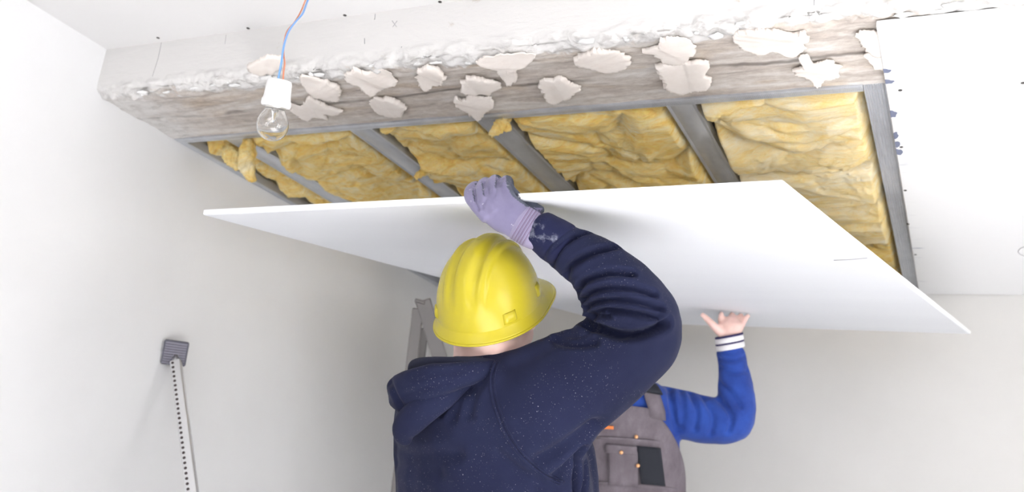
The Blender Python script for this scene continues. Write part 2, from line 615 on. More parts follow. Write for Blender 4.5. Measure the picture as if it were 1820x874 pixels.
# hairline joint and pencil marks on the beam's side face
for pts, wd in (([(287, 76), (281, 104), (271, 136)], .0012), ([(667, 25), (666, 35)], .0016), ([(648, 68), (648, 78)], .0014), ([(714, 83), (713, 93)], .0018),
                ([(697, 37), (705, 48)], .0012), ([(706, 37), (698, 48)], .0012), ([(1447, 0), (1447, 9)], .0016), ([(402, 62), (400, 78)], .001)):
    rel_child('pencil_mark', MB().tube([ony(x, y, YB) for x, y in pts], wd * .6, 6), PENCIL, beam)

# dabs of adhesive pressed on the beam, outlines followed on its underside
DABS = [
    [(441, 122), (455, 108), (478, 99), (500, 102), (498, 118), (485, 128), (462, 132)],
    [(533, 136), (545, 134), (572, 141), (598, 152), (604, 165), (602, 178), (580, 176), (556, 168), (540, 154)],
    [(512, 182), (535, 188), (548, 172), (566, 178), (580, 188), (604, 196), (595, 202), (580, 200), (582, 212), (560, 208), (545, 214), (522, 200)],
    [(614, 132), (632, 122), (650, 128), (682, 124), (700, 140), (702, 148), (685, 154), (660, 167), (640, 152), (618, 143)],
    [(659, 180), (672, 174), (700, 176), (717, 190), (712, 203), (690, 207), (668, 198)],
    [(741, 128), (752, 119), (770, 118), (789, 130), (786, 146), (770, 154), (754, 161), (743, 147)],
    [(820, 148), (832, 137), (850, 138), (880, 144), (888, 152), (870, 164), (835, 166), (821, 160)],
    [(808, 171), (826, 178), (832, 167), (850, 172), (873, 174), (875, 188), (862, 200), (852, 210), (832, 198), (812, 186)],
    [(845, 108), (872, 100), (905, 96), (945, 95), (948, 104), (930, 118), (915, 122), (919, 138), (905, 147), (893, 138), (880, 122), (856, 114)],
    [(960, 145), (975, 141), (998, 138), (1015, 148), (1032, 153), (1018, 166), (1003, 176), (986, 183), (972, 178), (964, 160)],
    [(1020, 106), (1040, 94), (1062, 88), (1090, 92), (1115, 101), (1114, 118), (1095, 126), (1060, 125), (1035, 117)],
    [(1143, 90), (1168, 82), (1180, 68), (1210, 66), (1236, 82), (1228, 98), (1205, 112), (1180, 108), (1162, 96)],
    [(1169, 115), (1200, 113), (1225, 108), (1256, 108), (1258, 126), (1252, 134), (1264, 142), (1258, 156), (1235, 160), (1210, 166), (1185, 154), (1176, 134)],
    [(1304, 62), (1322, 54), (1350, 52), (1378, 54), (1408, 60), (1432, 56), (1430, 80), (1416, 98), (1400, 98), (1378, 90), (1352, 96), (1322, 88), (1308, 76)],
    [(1410, 124), (1428, 118), (1420, 102), (1436, 98), (1446, 112), (1470, 108), (1490, 116), (1488, 134), (1470, 142), (1452, 152), (1438, 140), (1420, 132)],
    [(1523, 62), (1545, 56), (1568, 60), (1572, 90), (1560, 96), (1545, 92), (1532, 78)],
    [(1537, 98), (1566, 97), (1574, 112), (1570, 122), (1552, 116)],
]
for di, poly in enumerate(DABS):
    r2 = random.Random(di * 13 + 5)
    zz = CZ - .004
    W3 = [onz(x, y, zz) for x, y in poly]
    n = len(W3)
    loop = crom([tuple(p) for p in W3[-2:] + W3 + W3[:2]], 14)
    loop = loop[28:28 + 14 * n]
    pts = [Vector(p) for p in loop]
    c = sum(pts, Vector()) / len(pts)
    ph = r2.random() * 6.28
    dirv = Vector((math.cos(ph), math.sin(ph), 0))
    rings = []
    hmax = .0065 + r2.random() * .004
    for ir, (sc, h) in enumerate(((1.02, -.4), (1.0, .35), (.965, .8), (.88, .95), (.74, 1.0), (.58, 1.0), (.42, 1.0), (.26, 1.0), (.1, 1.0))):
        rg = []
        for i, p in enumerate(pts):
            jag = (abs(noise.noise(p * 170)) * .011 + noise.noise(p * 75) * .007) * (1 if ir < 3 else .3)
            d = (p - c); L = d.length
            pp = c + d * sc + (d / max(L, 1e-5)) * (jag - .002)
            rel = (pp - c).dot(dirv) / .06
            hh = h * hmax * (.75 + .35 * rel)
            if ir > 1: hh += .0022 * math.sin(rel * 4 + ph) + noise.noise(Vector((pp.dot(dirv) * 70, pp.x * 12, 3.0))) * .002
            if ir > 0: hh = max(hh, .0012)
            rg.append(Vector((pp.x, pp.y, zz - hh)))
        rings.append(rg)
    o = rel_child('plaster_dab', MB().rings(rings), DAB, beam, True)
    if di == 0: o['label'] = 'cream dab of plaster adhesive'

# loose plaster crumbs and flakes along the ragged arris
for k in range(34):
    x = LX + .1 + rnd.random() * 2.5
    c = Vector((x, YB + .005 + rnd.random() * .035, CZ - .001 + rnd.random() * .008))
    bm = bmesh.new(); bmesh.ops.create_icosphere(bm, subdivisions=2, radius=1)
    sx, sy, sz = .006 + rnd.random() * .016, .004 + rnd.random() * .007, .002 + rnd.random() * .003
    for v in bm.verts:
        q = v.co * (1 + .8 * noise.noise(v.co * 2.2 + Vector((k, 0, 0))))
        v.co = c + Vector((q.x * sx, q.y * sy, q.z * sz))
    me = bpy.data.meshes.new('flake'); bm.to_mesh(me); bm.free()
    link('plaster_flake', me, GYPSUM, beam)

# ------------------------------------------------------------------ metal ceiling frame
frame = empty('ceiling_frame', (-1.15, YF, CZ), 'galvanised metal profile frame of the open ceiling bays', 'metal frame')


def profile(mb, x0, x1, y0, y1, z0, hgt, ribs, along='y'):
    """C profile open upward with lengthwise grooves in its face"""
    w = x1 - x0
    pts = [(x0, hgt)]
    pts.append((x0, 0))
    for k in range(ribs):
        a = x0 + w * (k + .5) / ribs; e = w / ribs * .32
        dp = .0022 if ribs > 4 else .0012
        if ribs <= 4: a, e = x0 + w * (.12 if k == 0 else .88), .003
        pts += [(a - e, 0), (a - e * .4, dp), (a + e * .4, dp), (a + e, 0)]
    pts += [(x1, 0), (x1, hgt)]
    inner = [(x1 - .0015, hgt), (x1 - .0015, .004), (x0 + .0015, .004), (x0 + .0015, hgt)]
    sec = pts + inner
    if along == 'y': rr = [[Vector((u, y, z0 + v)) for u, v in sec] for y in (y0, y1)]
    else: rr = [[Vector((y, u, z0 + v)) for u, v in sec] for y in (y0, y1)]
    return mb.rings(rr)


PROF = [(-2.0, -1.925), (-1.552, -1.478), (-1.152, -1.070), (-.637, -.567)]
for x0, x1 in PROF:
    creased(rel_child('profile', profile(MB(), x0, x1, YF + .028, BY - .004, CZ + .002, .027, 2), STEEL, frame))
creased(rel_child('profile', profile(MB(), -.188, -.135, YF + .0, BY - .004, CZ + .0005, .027, 8), STEEL, frame))
creased(rel_child('edge_channel', profile(MB(), YF - .004, YF + .026, LX + .004, -.189, CZ - .0005, .027, 2, 'x'), STEEL, frame))
creased(rel_child('edge_channel', profile(MB(), LX + .002, LX + .030, YF + .027, BY - .004, CZ, .027, 2), STEEL, frame))
creased(rel_child('edge_channel', profile(MB(), BY - .032, BY - .003, LX + .032, -.19, CZ, .026, 2, 'x'), STEEL, frame))
# knurling dimples of the near channel
mb = MB()
for k in range(150):
    x = -.82 + k * .0042
    mb.box((x, YF + .002, CZ - .0014), (x + .0018, YF + .022, CZ + .0005))
kn = rel_child('knurling', mb, STEEL, frame, False); kn['kind'] = 'stuff'

# ------------------------------------------------------------------ insulation


def wool(name, x0, x1, y0, y1, mat, seed, label, low=.012, group='glass wool batts between the profiles'):
    nx = max(16, int((x1 - x0) / .0042)); ny = max(24, int((y1 - y0) / .0055))
    nx, ny = min(nx, 110), min(ny, 300)
    so = Vector((seed * 3.7, seed * 1.3, seed * 5.1))
    vs = []
    for j in range(ny + 1):
        for i in range(nx + 1):
            u, v = i / nx, j / ny
            x = x0 + (x1 - x0) * u; y = y0 + (y1 - y0) * v
            q = Vector((x, y, 0)) + so
            wv = noise.noise_vector(q * 3.0) * .17 + noise.noise_vector(q * 8) * .05
            a = q + wv
            r1 = min(abs(noise.noise(Vector((a.x * 3.2, a.y * 5.4, .3)))) * 2.6, 1.2)
            r2 = abs(noise.noise(Vector((a.x * 7, a.y * 13, 4.3)))) * 2
            r3 = noise.fractal(Vector((a.x * 24, a.y * 36, 1.3)), .8, 2.0, 4)
            big = noise.noise(q * 4.2)
            eu = min(u, 1 - u) * (x1 - x0); ev = min(v, 1 - v) * (y1 - y0)
            e = min(1, min(eu, ev) / .022)
            e = e * e * (3 - 2 * e)
            z = CZ + .054 - e * .024 - big * .012 * e - math.sqrt(r1 + .02) * .036 * (.4 + .6 * e) - math.sqrt(r2 + .02) * .017 - r3 * .006 - low * e + .010
            jx = noise.noise(q * 40) * .006 * (1 - e)
            vs.append(Vector((x + jx, y + wv.y * .10 * e, max(z, CZ - .035))))
    fs = [(j * (nx + 1) + i, (j + 1) * (nx + 1) + i, (j + 1) * (nx + 1) + i + 1, j * (nx + 1) + i + 1) for j in range(ny) for i in range(nx)]
    n0 = len(vs)
    edge = [i for i in range(nx + 1)] + [(j) * (nx + 1) + nx for j in range(1, ny + 1)] + [ny * (nx + 1) + i for i in range(nx - 1, -1, -1)] + [j * (nx + 1) for j in range(ny - 1, 0, -1)]
    for k in edge: vs.append(Vector((vs[k].x, vs[k].y, CZ + .13)))
    for k in range(len(edge)):
        k2 = (k + 1) % len(edge)
        fs.append((edge[k], edge[k2], n0 + k2, n0 + k))
    fs.append(tuple(n0 + k for k in range(len(edge) - 1, -1, -1)))
    o = link(name, MB().add(vs, fs).mesh(name), mat)
    return tag(o, label, 'insulation', group)


def tuft(parent, st, ratio, mat, seed, name='wool_tuft'):
    mb = MB(); limb(mb, st, ratio, 26, 8)
    me = fuse(mb, .0035, 2)
    V, N = vget(me)
    D = np.array([noise.fractal(Vector((v[0] * 90 + seed, v[1] * 90, v[2] * 30)), .7, 2.0, 5) * .006 + noise.noise(Vector(v) * 35) * .009 for v in V])
    vset(me, V + N * D[:, None])
    return link(name, me, mat, parent)


ins0 = wool('insulation_batt', LX + .055, -2.004, YF + .06, 3.25, WOOL, 1, 'narrow strip of yellow glass wool by the left wall edge channel', .0)
ins1 = wool('insulation_batt', -1.924, -1.553, YF + .030, BY - .04, WOOL, 2, 'yellow glass wool in the bay right of the hanging bulb')
ins2 = wool('insulation_batt', -1.477, -1.153, YF + .030, BY - .04, WOOL, 3, 'yellow glass wool in the bay above the gloved hand')
ins3 = wool('insulation_batt', -1.069, -.638, YF + .030, 2.66, WOOL, 4, 'yellow glass wool in the wide bay over the middle of the held board')
yA, yB2 = onz(1440, 297, CZ).y, onz(1550, 426, CZ).y
ins4 = wool('insulation_batt', -.566, -.190, YF + .030, yA, WOOL_LIT, 5, 'yellow glass wool nearest the beam in the right bay, bright light painted into its colour', .018)
ins5 = wool('insulation_batt', -.566, -.190, yA + .004, yB2, WOOL_LIT, 6, 'yellow glass wool in the middle of the right bay, bright light painted into its colour', .018)
ins6 = wool('insulation_batt', -.566, -.190, yB2 + .006, BY - .04, WOOL, 7, 'amber glass wool at the far end of the right bay', .0)
ins7 = wool('insulation_batt', -1.058, -.648, 2.665, BY - .04, WOOL, 8, 'amber glass wool behind the top edge of the held board', .0)


def din(x, y, dz): return depth(onz(x, y, CZ - dz))


d0 = din(440, 265, .02)
tuft(ins0, [(441, 246, d0, 6), (440, 262, d0 - .03, 13), (437, 285, d0 - .05, 15), (443, 305, d0 - .06, 13), (449, 322, d0 - .06, 5)], .7, WOOL, 1)
tuft(ins0, [(402, 262, d0 + .05, 10), (412, 280, d0 + .05, 14), (428, 296, d0 + .05, 8)], .7, WOOL, 2)
d0 = din(887, 226, .02)
tuft(ins3, [(906, 208, d0 + .02, 6), (896, 219, d0, 12), (884, 230, d0 - .02, 11), (873, 241, d0 - .02, 3)], .7, WOOL, 3)
d0 = din(760, 306, .02)
tuft(ins2, [(738, 316, d0 - .02, 3), (755, 304, d0, 10), (778, 300, d0 + .03, 12), (800, 296, d0 + .05, 8)], .6, WOOL, 4)

# wisps of loose fibre
def wisps(parent, x0, x1, y0, y1, n, mat, seed):
    r = random.Random(seed); mb = MB()
    for k in range(n):
        x = x0 + (x1 - x0) * r.random(); y = y0 + (y1 - y0) * r.random()
        p = Vector((x, y, CZ + .012)); d = Vector((r.uniform(-1, 1), r.uniform(-.6, .6), r.uniform(-.35, .05))).normalized()
        pts = []; L = r.uniform(.012, .03)
        for q in range(6):
            pts.append(p.copy()); p = p + d * L / 5; d = (d + Vector((r.uniform(-.5, .5), r.uniform(-.5, .5), r.uniform(-.25, .25)))).normalized()
        mb.tube(pts, [.0004, .0005, .0005, .0004, .0003, .0001], 4)
    o = link('loose_fibres', mb.mesh('fibres'), mat, parent); o['kind'] = 'stuff'


for b_, x0, x1, y0, y1, n, mt in ((ins1, -1.92, -1.55, 2.05, 2.8, 30, WOOL), (ins2, -1.47, -1.16, 2.05, 2.8, 30, WOOL), (ins3, -1.06, -.64, 2.05, 2.6, 30, WOOL),
                                  (ins4, -.56, -.19, 2.05, yA, 30, WOOL_LIT), (ins5, -.56, -.19, yA, yB2, 30, WOOL_LIT)):
    wisps(b_, x0, x1, y0, y1, n, mt, int(n * 7 + x0 * 100))

# ------------------------------------------------------------------ fixed board on the right
X0 = -.1405
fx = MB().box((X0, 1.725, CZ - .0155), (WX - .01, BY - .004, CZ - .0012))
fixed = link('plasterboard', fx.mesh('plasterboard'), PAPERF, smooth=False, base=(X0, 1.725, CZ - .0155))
bevel(fixed, .0025)
tag(fixed, 'white plasterboard already fixed to the ceiling at the right', 'plasterboard', 'plasterboard sheets')
for px, py in ((1600, 160), (1602, 261), (1609, 338), (1614, 398), (1627, 452), (1818, 147)):
    screw(onz(px, py, CZ - .0155), (0, 0, -1), fixed, .0042)
INK = Mat('blue_ink', (.17, .19, .28), .8).m
for px, py, sx, sy in ((1573, 126, 6, 3), (1577, 145, 7, 3), (1585, 203, 4.5, 6), (1590, 240, 3.5, 5), (1593, 256, 3.5, 5), (1596, 270, 4.5, 5)):
    cc_ = onz(px, py, CZ - .0156); ring = []
    for k in range(18):
        a = 2 * math.pi * k / 18
        jr = 1 + .45 * noise.noise(Vector((px + math.cos(a) * 1.5, py + math.sin(a) * 1.5, 0)))
        q = onz(px + 1 + sx * 1.7 * jr * math.cos(a), py + sy * 1.1 * jr * math.sin(a), CZ - .0156)
        q.x = max(q.x, X0 + .0005); ring.append(q)
    rel_child('ink_smudge', MB().rings([ring, [p - Vector((0, 0, .0004)) for p in ring]]), INK, fixed, False)
c = onz(1832, 446, CZ - .0158)
rg = []
for k in range(29):
    a = 2 * math.pi * k / 28
    rg.append(c + Vector((math.cos(a) * .034, math.sin(a) * .055, 0)))
rel_child('cut_out_mark', MB().tube(rg, .0011, 6), PENCIL, fixed)

# ------------------------------------------------------------------ the board being lifted
BW, BL, BT = 1.35, 2.0722502, .0135
bA = Vector((-1.58547001, 1.58923467, .59689843 + CAMZ))
bu = (Vector((-.2477865, 1.41503033, .54440396)) - Vector((-1.58547001, 1.58923467, .59689843))).normalized()
bv = (Vector((-1.31047052, 3.62940519, .83417548)) - Vector((-1.58547001, 1.58923467, .59689843))).normalized()
bn = bu.cross(bv).normalized()


def BP(u, v, h=0.0): return bA + bu * u + bv * v + bn * h


us = [0, .003, .05, BW / 2, BW - .05, BW - .003, BW]; vsx = [0, .003, BL / 2, BL - .05, BL - .003, BL]


def under(u, v):
    t = 0.0
    t = max(t, (.05 - (BL - v)) / .05 * .0012 if BL - v < .05 else 0)
    if min(u, BW - u) < .002 or min(v, BL - v) < .002: t += .0018
    return t


mb = MB()
low = [[BP(u, v, under(u, v)) for u in us] for v in vsx]
up = [[BP(u, v, BT - under(u, v)) for u in us] for v in vsx]
nu, nv = len(us), len(vsx)
vv = [p for r in low for p in r] + [p for r in up for p in r]
ff = []; mi = []
o2 = nu * nv
for j in range(nv - 1):
    for i in range(nu - 1):
        a = j * nu + i
        ff.append((a, a + nu, a + nu + 1, a + 1)); mi.append(0)
        ff.append((o2 + a, o2 + a + 1, o2 + a + nu + 1, o2 + a + nu)); mi.append(0)
for i in range(nu - 1):
    ff.append((i, i + 1, o2 + i + 1, o2 + i)); mi.append(1)
    a = (nv - 1) * nu + i
    ff.append((a + 1, a, o2 + a, o2 + a + 1)); mi.append(1)
for j in range(nv - 1):
    a = j * nu
    ff.append((a + nu, a, o2 + a, o2 + a + nu)); mi.append(1)
    a = j * nu + nu - 1
    ff.append((a, a + nu, o2 + a + nu, o2 + a)); mi.append(1)
me = bpy.data.meshes.new('plasterboard'); me.from_pydata([tuple(p) for p in vv], [], ff)
me.polygons.foreach_set('material_index', mi)
held = link('plasterboard', me, [PAPER, GYPSUM], smooth=False, base=tuple(bA))
tag(held, 'white plasterboard sheet tilted overhead in the hands of two workers', 'plasterboard', 'plasterboard sheets')


def on_board(px, py, h=0.0):
    r = Vector(ray(px, py)); o = Vector(CAMV)
    t = (BP(0, 0, h) - o).dot(bn) / r.dot(bn)
    return o + r * t


rel_child('pencil_mark', MB().tube([on_board(x, y, -.0002) for x, y in ((1482, 462), (1510, 461), (1541, 458))], .0011, 6), PENCIL, held)

# ------------------------------------------------------------------ bulb on its wires
dB = 1.84
bulb_c = P(485, 220, dB)
top_c = P(497, 146, dB)
axis = (top_c - bulb_c).normalized()
s_ = dB / F
lamp = empty('hanging_bulb', P(484, 251, dB), 'clear light bulb in white porcelain socket hanging on blue and brown wires', 'light bulb')
bu_, bv_ = axis.orthogonal().normalized(), None
bv_ = axis.cross(bu_)


def lathe(mb, c, ax, prof, n=32, mi=0, cap=True):
    u = ax.orthogonal().normalized(); v = ax.cross(u)
    return mb.rings([[c + ax * h + (u * math.cos(a) + v * math.sin(a)) * r for a in [2 * math.pi * k / n for k in range(n)]] for h, r in prof], mi=mi, cap=cap)


prof = [(-31, .6), (-30.4, 6), (-28.5, 12), (-25, 18), (-19, 23.5), (-11, 27), (-3, 28.2), (5, 27.3), (13, 24.3), (20, 20.5), (26, 17.2), (33, 15.0), (40, 14)]
inn = [(h + .6 if h < -20 else h, max(r - 1.0, .3)) for h, r in reversed(prof)]
rel_child('glass', lathe(MB(), bulb_c, axis, [(h * s_, r * s_) for h, r in prof + inn], 40, cap=False), GLASS, lamp)
sock = [(30, 20), (30.5, 25), (34, 26.3), (42, 26), (44, 24.5), (50, 23.5), (74, 22), (78, 20.5), (79, 17), (77, 16), (60, 15)]
rel_child('socket', lathe(MB(), bulb_c, axis, [(h * s_, r * s_) for h, r in sock], 40), PORC, lamp)
rel_child('lamp_cap', lathe(MB(), bulb_c, axis, [(26 * s_, 15.8 * s_), (28 * s_, 17.8 * s_), (31 * s_, 18.5 * s_), (38 * s_, 18.5 * s_)], 24), BRASS, lamp)
st_ = MB(); lathe(st_, bulb_c, axis, [(28 * s_, 7 * s_), (18 * s_, 5 * s_), (8 * s_, 3 * s_), (2 * s_, 2.4 * s_)], 16)
stem = rel_child('glass_stem', st_, GLASS, lamp)
fm = MB()
for k in (-1, 1):
    fm.tube([bulb_c + axis * 10 * s_ + bu_ * k * 2 * s_, bulb_c - axis * 1 * s_ + bu_ * k * 9 * s_ - bv_ * 2 * s_], .0005, 6)
pts = [bulb_c - axis * (1 + 2.5 * math.sin(math.pi * q / 20)) * s_ + bu_ * (-9 + 18 * q / 20) * s_ + bv_ * (math.sin(math.pi * q / 20) * 7 - 2) * s_ for q in range(21)]
fm.tube(pts, .0006, 6)
rel_child('filament', fm, FIL, stem)
ce_pt = onz(556, -22, CZN - .002)
dc = depth(ce_pt)
for nm, mt, path in (('wire_blue', WBLUE, [(493, 152), (496, 133), (500, 112), (503, 90), (507, 72), (514, 54), (526, 38), (538, 24), (545, 6), (556, -22)]),
                     ('wire_brown', WORG, [(503, 152), (504, 128), (506, 112), (504, 95), (505, 76), (510, 56), (523, 40), (535, 20), (543, 0), (553, -22)])):
    n = len(path)
    pts = [P(x, y, dB + (dc - dB) * (i / (n - 1)) ** 1.5 + (0 if nm == 'wire_blue' else .004)) for i, (x, y) in enumerate(path)]
    pts = [Vector(q) for q in crom([tuple(p) for p in pts], 5)]
    rel_child('wire', MB().tube(pts, .0021 if nm == 'wire_blue' else .0017, 8), mt, lamp, label='blue wire' if nm == 'wire_blue' else 'brown wire')

# ------------------------------------------------------------------ ceiling prop leaning on the left wall
pt = onx(311, 627, LX + .028); pb = onx(342, 874, LX + .28)
ax = (pb - pt).normalized()
base_pt = pt + ax * ((pt.z - .02) / -ax.z)
prop = empty('ceiling_prop', (base_pt.x, base_pt.y, 0), 'perforated steel support prop with grey rubber pad leaning on left wall', 'support prop')
sd = Vector((0, 0, 0)) + VR
sd = (sd - ax * sd.dot(ax)).normalized(); nd = ax.cross(sd).normalized()
if nd.dot(VF) > 0: nd = -nd            # nd: toward the viewer
dpt = depth(pt); k_ = dpt / F
hL = (base_pt - pt).length
start = pt + ax * .034
bevel(rel_child('rod', MB().obox(start + ax * (hL - .034) / 2, sd * 9.0 * k_, nd * 9.0 * k_, ax * (hL - .034) / 2), CHROME, prop, False), .003)
mb = MB()
q = .045
while q < hL - .05:
    cpos = pt + ax * q - sd * 4.4 * k_ + nd * 9.1 * k_
    u, v = sd, ax
    mb.rings([[cpos + nd * e + (u * math.cos(a) * 2.6 + v * math.sin(a) * 2.6) * k_ for a in [2 * math.pi * t / 10 for t in range(10)]] for e in (-.001, .0006)])
    q += 9.6 * k_
hl = rel_child('perforations', mb, HOLE, prop, False); hl['kind'] = 'stuff'
pu = (VR * .95 + VD * .22).normalized(); pu = (VR * .93 + VD * .17 + VF * .30).normalized()
pn = (-VF + VR * .30); pn = (pn - pu * pn.dot(pu)).normalized(); pw = pn.cross(pu).normalized()
mb = MB(); mb.obox(pt, pu * .036, pw * .037, pn * .012)
pad = bevel(rel_child('pad', mb, RUBBER, prop, False), .006, 3)
for k in range(9):
    rel_child('pad_rib', MB().obox(pt + pn * .0125 + pw * (-.030 + .0075 * k), pu * .031, pw * .0022, pn * .0028), RIBR, pad, False)
rel_child('swivel', MB().tube([pt - pn * .004 + ax * .012, pt - pn * .004 + ax * .05], .011, 14), CHROME, prop)
bevel(rel_child('foot', MB().obox(base_pt + Vector((0, 0, -.008)), Vector((.05, 0, 0)), Vector((0, .05, 0)), Vector((0, 0, .012))), RUBBER, prop, False), .004)

# ------------------------------------------------------------------ stepladder behind the first worker
dl = 3.15
lad = empty('stepladder', Vector((P(756, 560, dl).x, P(756, 560, dl).y, 0)), 'grey metal stepladder standing open behind the yellow helmet', 'stepladder')
apex = P(748, 540, dl)


def rail(p0, dirpx, wpx, th, name='rail'):
    t = (P(*dirpx, dl) - P(p0[0], p0[1], dl)).normalized()
    a = P(p0[0], p0[1], dl); L = (a.z - .01) / -t.z
    sv = VR - t * VR.dot(t); sv.normalize(); nv2 = t.cross(sv)
    return a, t, L, sv, nv2


wk = dl / F
for off in (0.0, .34):
    sh = (VF - Vector((0, 0, VF.z))).normalized() * off
    a, t, L, sv, nv2 = rail((752, 533), (786, 650), 0, 0)
    bevel(rel_child('front_rail', MB().obox(a + sh + t * L / 2, sv * 13 * wk, nv2 * .012, t * L / 2), ALU, lad, False), .003)
    a, t, L, sv, nv2 = rail((743, 548), (731, 650), 0, 0)
    bevel(rel_child('rear_rail', MB().obox(a + sh + t * L / 2 + nv2 * .0, sv * 9.5 * wk, nv2 * .010, t * L / 2), ALU, lad, False), .003)
a, t, L, sv, nv2 = rail((752, 533), (786, 650), 0, 0)
dh = (VF - Vector((0, 0, VF.z))).normalized()
for k in range(5):
    q = a + t * (.28 + k * .27) + dh * .17
    bevel(rel_child('step', MB().obox(q, sv * .035, dh * .165, Vector((0, 0, .012))), ALU, lad, False), .003)
bevel(rel_child('top_cap', MB().obox(P(747, 537, dl) + dh * .17, (VR * .96 + VD * .25) * .017, dh * .19, Vector((0, 0, .006))), ALU, lad, False), .003)

# ------------------------------------------------------------------ people: shared pieces


def head_mesh(mb, c, fwd, up, s=1.0):
    """skull, jaw, nose, ears as overlapping closed pieces; c = centre of the head"""
    rt = fwd.cross(up).normalized()

    def ball(o, r, n=14):
        bm = bmesh.new(); bmesh.ops.create_uvsphere(bm, u_segments=18, v_segments=12, radius=1)
        cc = c + (rt * o[0] + fwd * o[1] + up * o[2]) * s
        vs = [cc + (rt * v.co.x * r[0] + fwd * v.co.y * r[1] + up * v.co.z * r[2]) * s for v in bm.verts]
        fs = [tuple(v.index for v in f.verts) for f in bm.faces]
        bm.free(); mb.add(vs, fs)
    ball((0, -.008, .025), (.076, .094, .090))
    ball((0, .020, -.035), (.062, .070, .078))
    ball((0, .052, -.085), (.036, .034, .028))
    ball((0, .092, -.015), (.013, .018, .026))
    ball((0, .100, -.030), (.017, .015, .012))
    ball((0, .080, .020), (.052, .016, .014))
    ball((0, .083, -.062), (.026, .012, .011))
    for k in (-1, 1):
        ball((k * .078, -.008, -.008), (.010, .020, .033))
        ball((k * .042, .065, -.030), (.022, .020, .022))
    return rt


def eyes(parent, c, fwd, up, s=1.0):
    rt = fwd.cross(up).normalized()
    for k in (-1, 1):
        for nm, o, r, mt in (('eye', (k * .031, .078, .002), .0125, EYE), ('iris', (k * .031, .0875, .002), .0058, IRIS)):
            bm = bmesh.new(); bmesh.ops.create_uvsphere(bm, u_segments=14, v_segments=10, radius=r * s)
            cc = c + (rt * o[0] + fwd * o[1] + up * o[2]) * s
            for v in bm.verts: v.co = v.co + cc
            me = bpy.data.meshes.new(nm); bm.to_mesh(me); bm.free(); link(nm, me, mt, parent)
    mb = MB().tube([c + (rt * x * s + fwd * (.094 - abs(x) * .35) * s + up * (-.061 + abs(x) * .06) * s) for x in (-.022, -.012, 0, .012, .022)], [.001, .0045, .0055, .0045, .001], 8)
    link('lips', mb.mesh('lips'), LIP, parent)


def legs(mb, hipc, rt, fwd, r0=.085, r1=.055, spread=.10, foot=True):
    for k in (-1, 1):
        h = hipc + rt * k * .085
        kn = Vector((h.x, h.y, 0)) + rt * k * (spread - .085) * .5 + fwd * .03 + Vector((0, 0, hipc.z * .52))
        an = Vector((h.x, h.y, 0)) + rt * k * (spread - .085) + Vector((0, 0, .09))
        mb.tube([h + Vector((0, 0, .08)), h, (h + kn) / 2, kn, (kn + an) / 2, an], [r0 * .9, r0, r0 * .9, r0 * .75, r1 * 1.05, r1], 16)


def boots(parent, hipc, rt, fwd, spread=.10):
    for k in (-1, 1):
        h = hipc + rt * k * spread
        b = Vector((h.x, h.y, 0))
        mb = MB()
        mb.tube([b + Vector((0, 0, .16)), b + Vector((0, 0, .05))], [.062, .055], 16)
        mb.tube([b - fwd * .06 + Vector((0, 0, .045)), b + fwd * .05 + Vector((0, 0, .047)), b + fwd * .13 + Vector((0, 0, .042)), b + fwd * .185 + Vector((0, 0, .035))], [.036, .046, .044, .026], 16)
        me = fuse(mb, .007, 4)
        V, N = vget(me); V[:, 2] = np.maximum(V[:, 2], .001); vset(me, V)
        link('boot', me, BOOT, parent)


# ------------------------------------------------------------------ worker in navy hoodie and yellow helmet
D1 = 1.85
f1 = Vector((VF.x, VF.y, 0)).normalized(); r1v = Vector((f1.y, -f1.x, 0))
ang = math.radians(42)
FW = (f1 * math.cos(ang) + r1v * math.sin(ang)).normalized()     # the way he faces
RT = Vector((FW.y, -FW.x, 0))
UP = Vector((0, 0, 1))
TORSO = [(P(888, 632, 1.83), .062, .062), (P(880, 648, 1.84), .105, .085), (P(868, 668, 1.845), .150, .110), (P(862, 698, 1.85), .185, .128), (P(862, 760, 1.86), .212, .145),
         (P(872, 860, 1.87), .222, .155), (P(874, 960, 1.875), .220, .155), (P(870, 1080, 1.885), .222, .160), (P(868, 1180, 1.89), .20, .14)]
hip1 = P(868, 1220, 1.89)
base1 = Vector((hip1.x, hip1.y, 0))

# body: head, neck, trunk, arms, hands and legs as one skin, under the clothes
HO = P(872, 548, 1.835)
HFW = (f1 * math.cos(math.radians(28.4)) + r1v * math.sin(math.radians(28.4))).normalized()
hup = (UP * math.cos(math.radians(40.5)) - HFW * math.sin(math.radians(40.5))).normalized()
hfw = (HFW * math.cos(math.radians(40.5)) + UP * math.sin(math.radians(40.5))).normalized()
hrt = hfw.cross(hup).normalized()
hup = (hup * math.cos(math.radians(4.2)) + hrt * math.sin(math.radians(4.2))).normalized()
HC = HO - hup * .030 + hfw * .004
mb = MB()
head_mesh(mb, HC, hfw, hup, .96)
mb.tube([HC - hup * .02 - hfw * .02, P(872, 605, 1.825), P(872, 650, 1.835), P(872, 690, 1.85)], [.066, .072, .072, .085], 18)
oval(mb, [(c, a * .84, b * .82) for c, a, b in TORSO], RT, FW)
ARM = [(915, 725, 1.80, 58), (985, 698, 1.75, 48), (1060, 650, 1.725, 42), (1142, 598, 1.718, 36), (1130, 556, 1.718, 36), (1076, 492, 1.722, 30), (1018, 447, 1.727, 24), (965, 412, 1.73, 24), (925, 388, 1.735, 24), (898, 374, 1.738, 17)]
limb(mb, ARM, .9, 18, 4)
legs(mb, hip1, RT, FW, .080, .048)
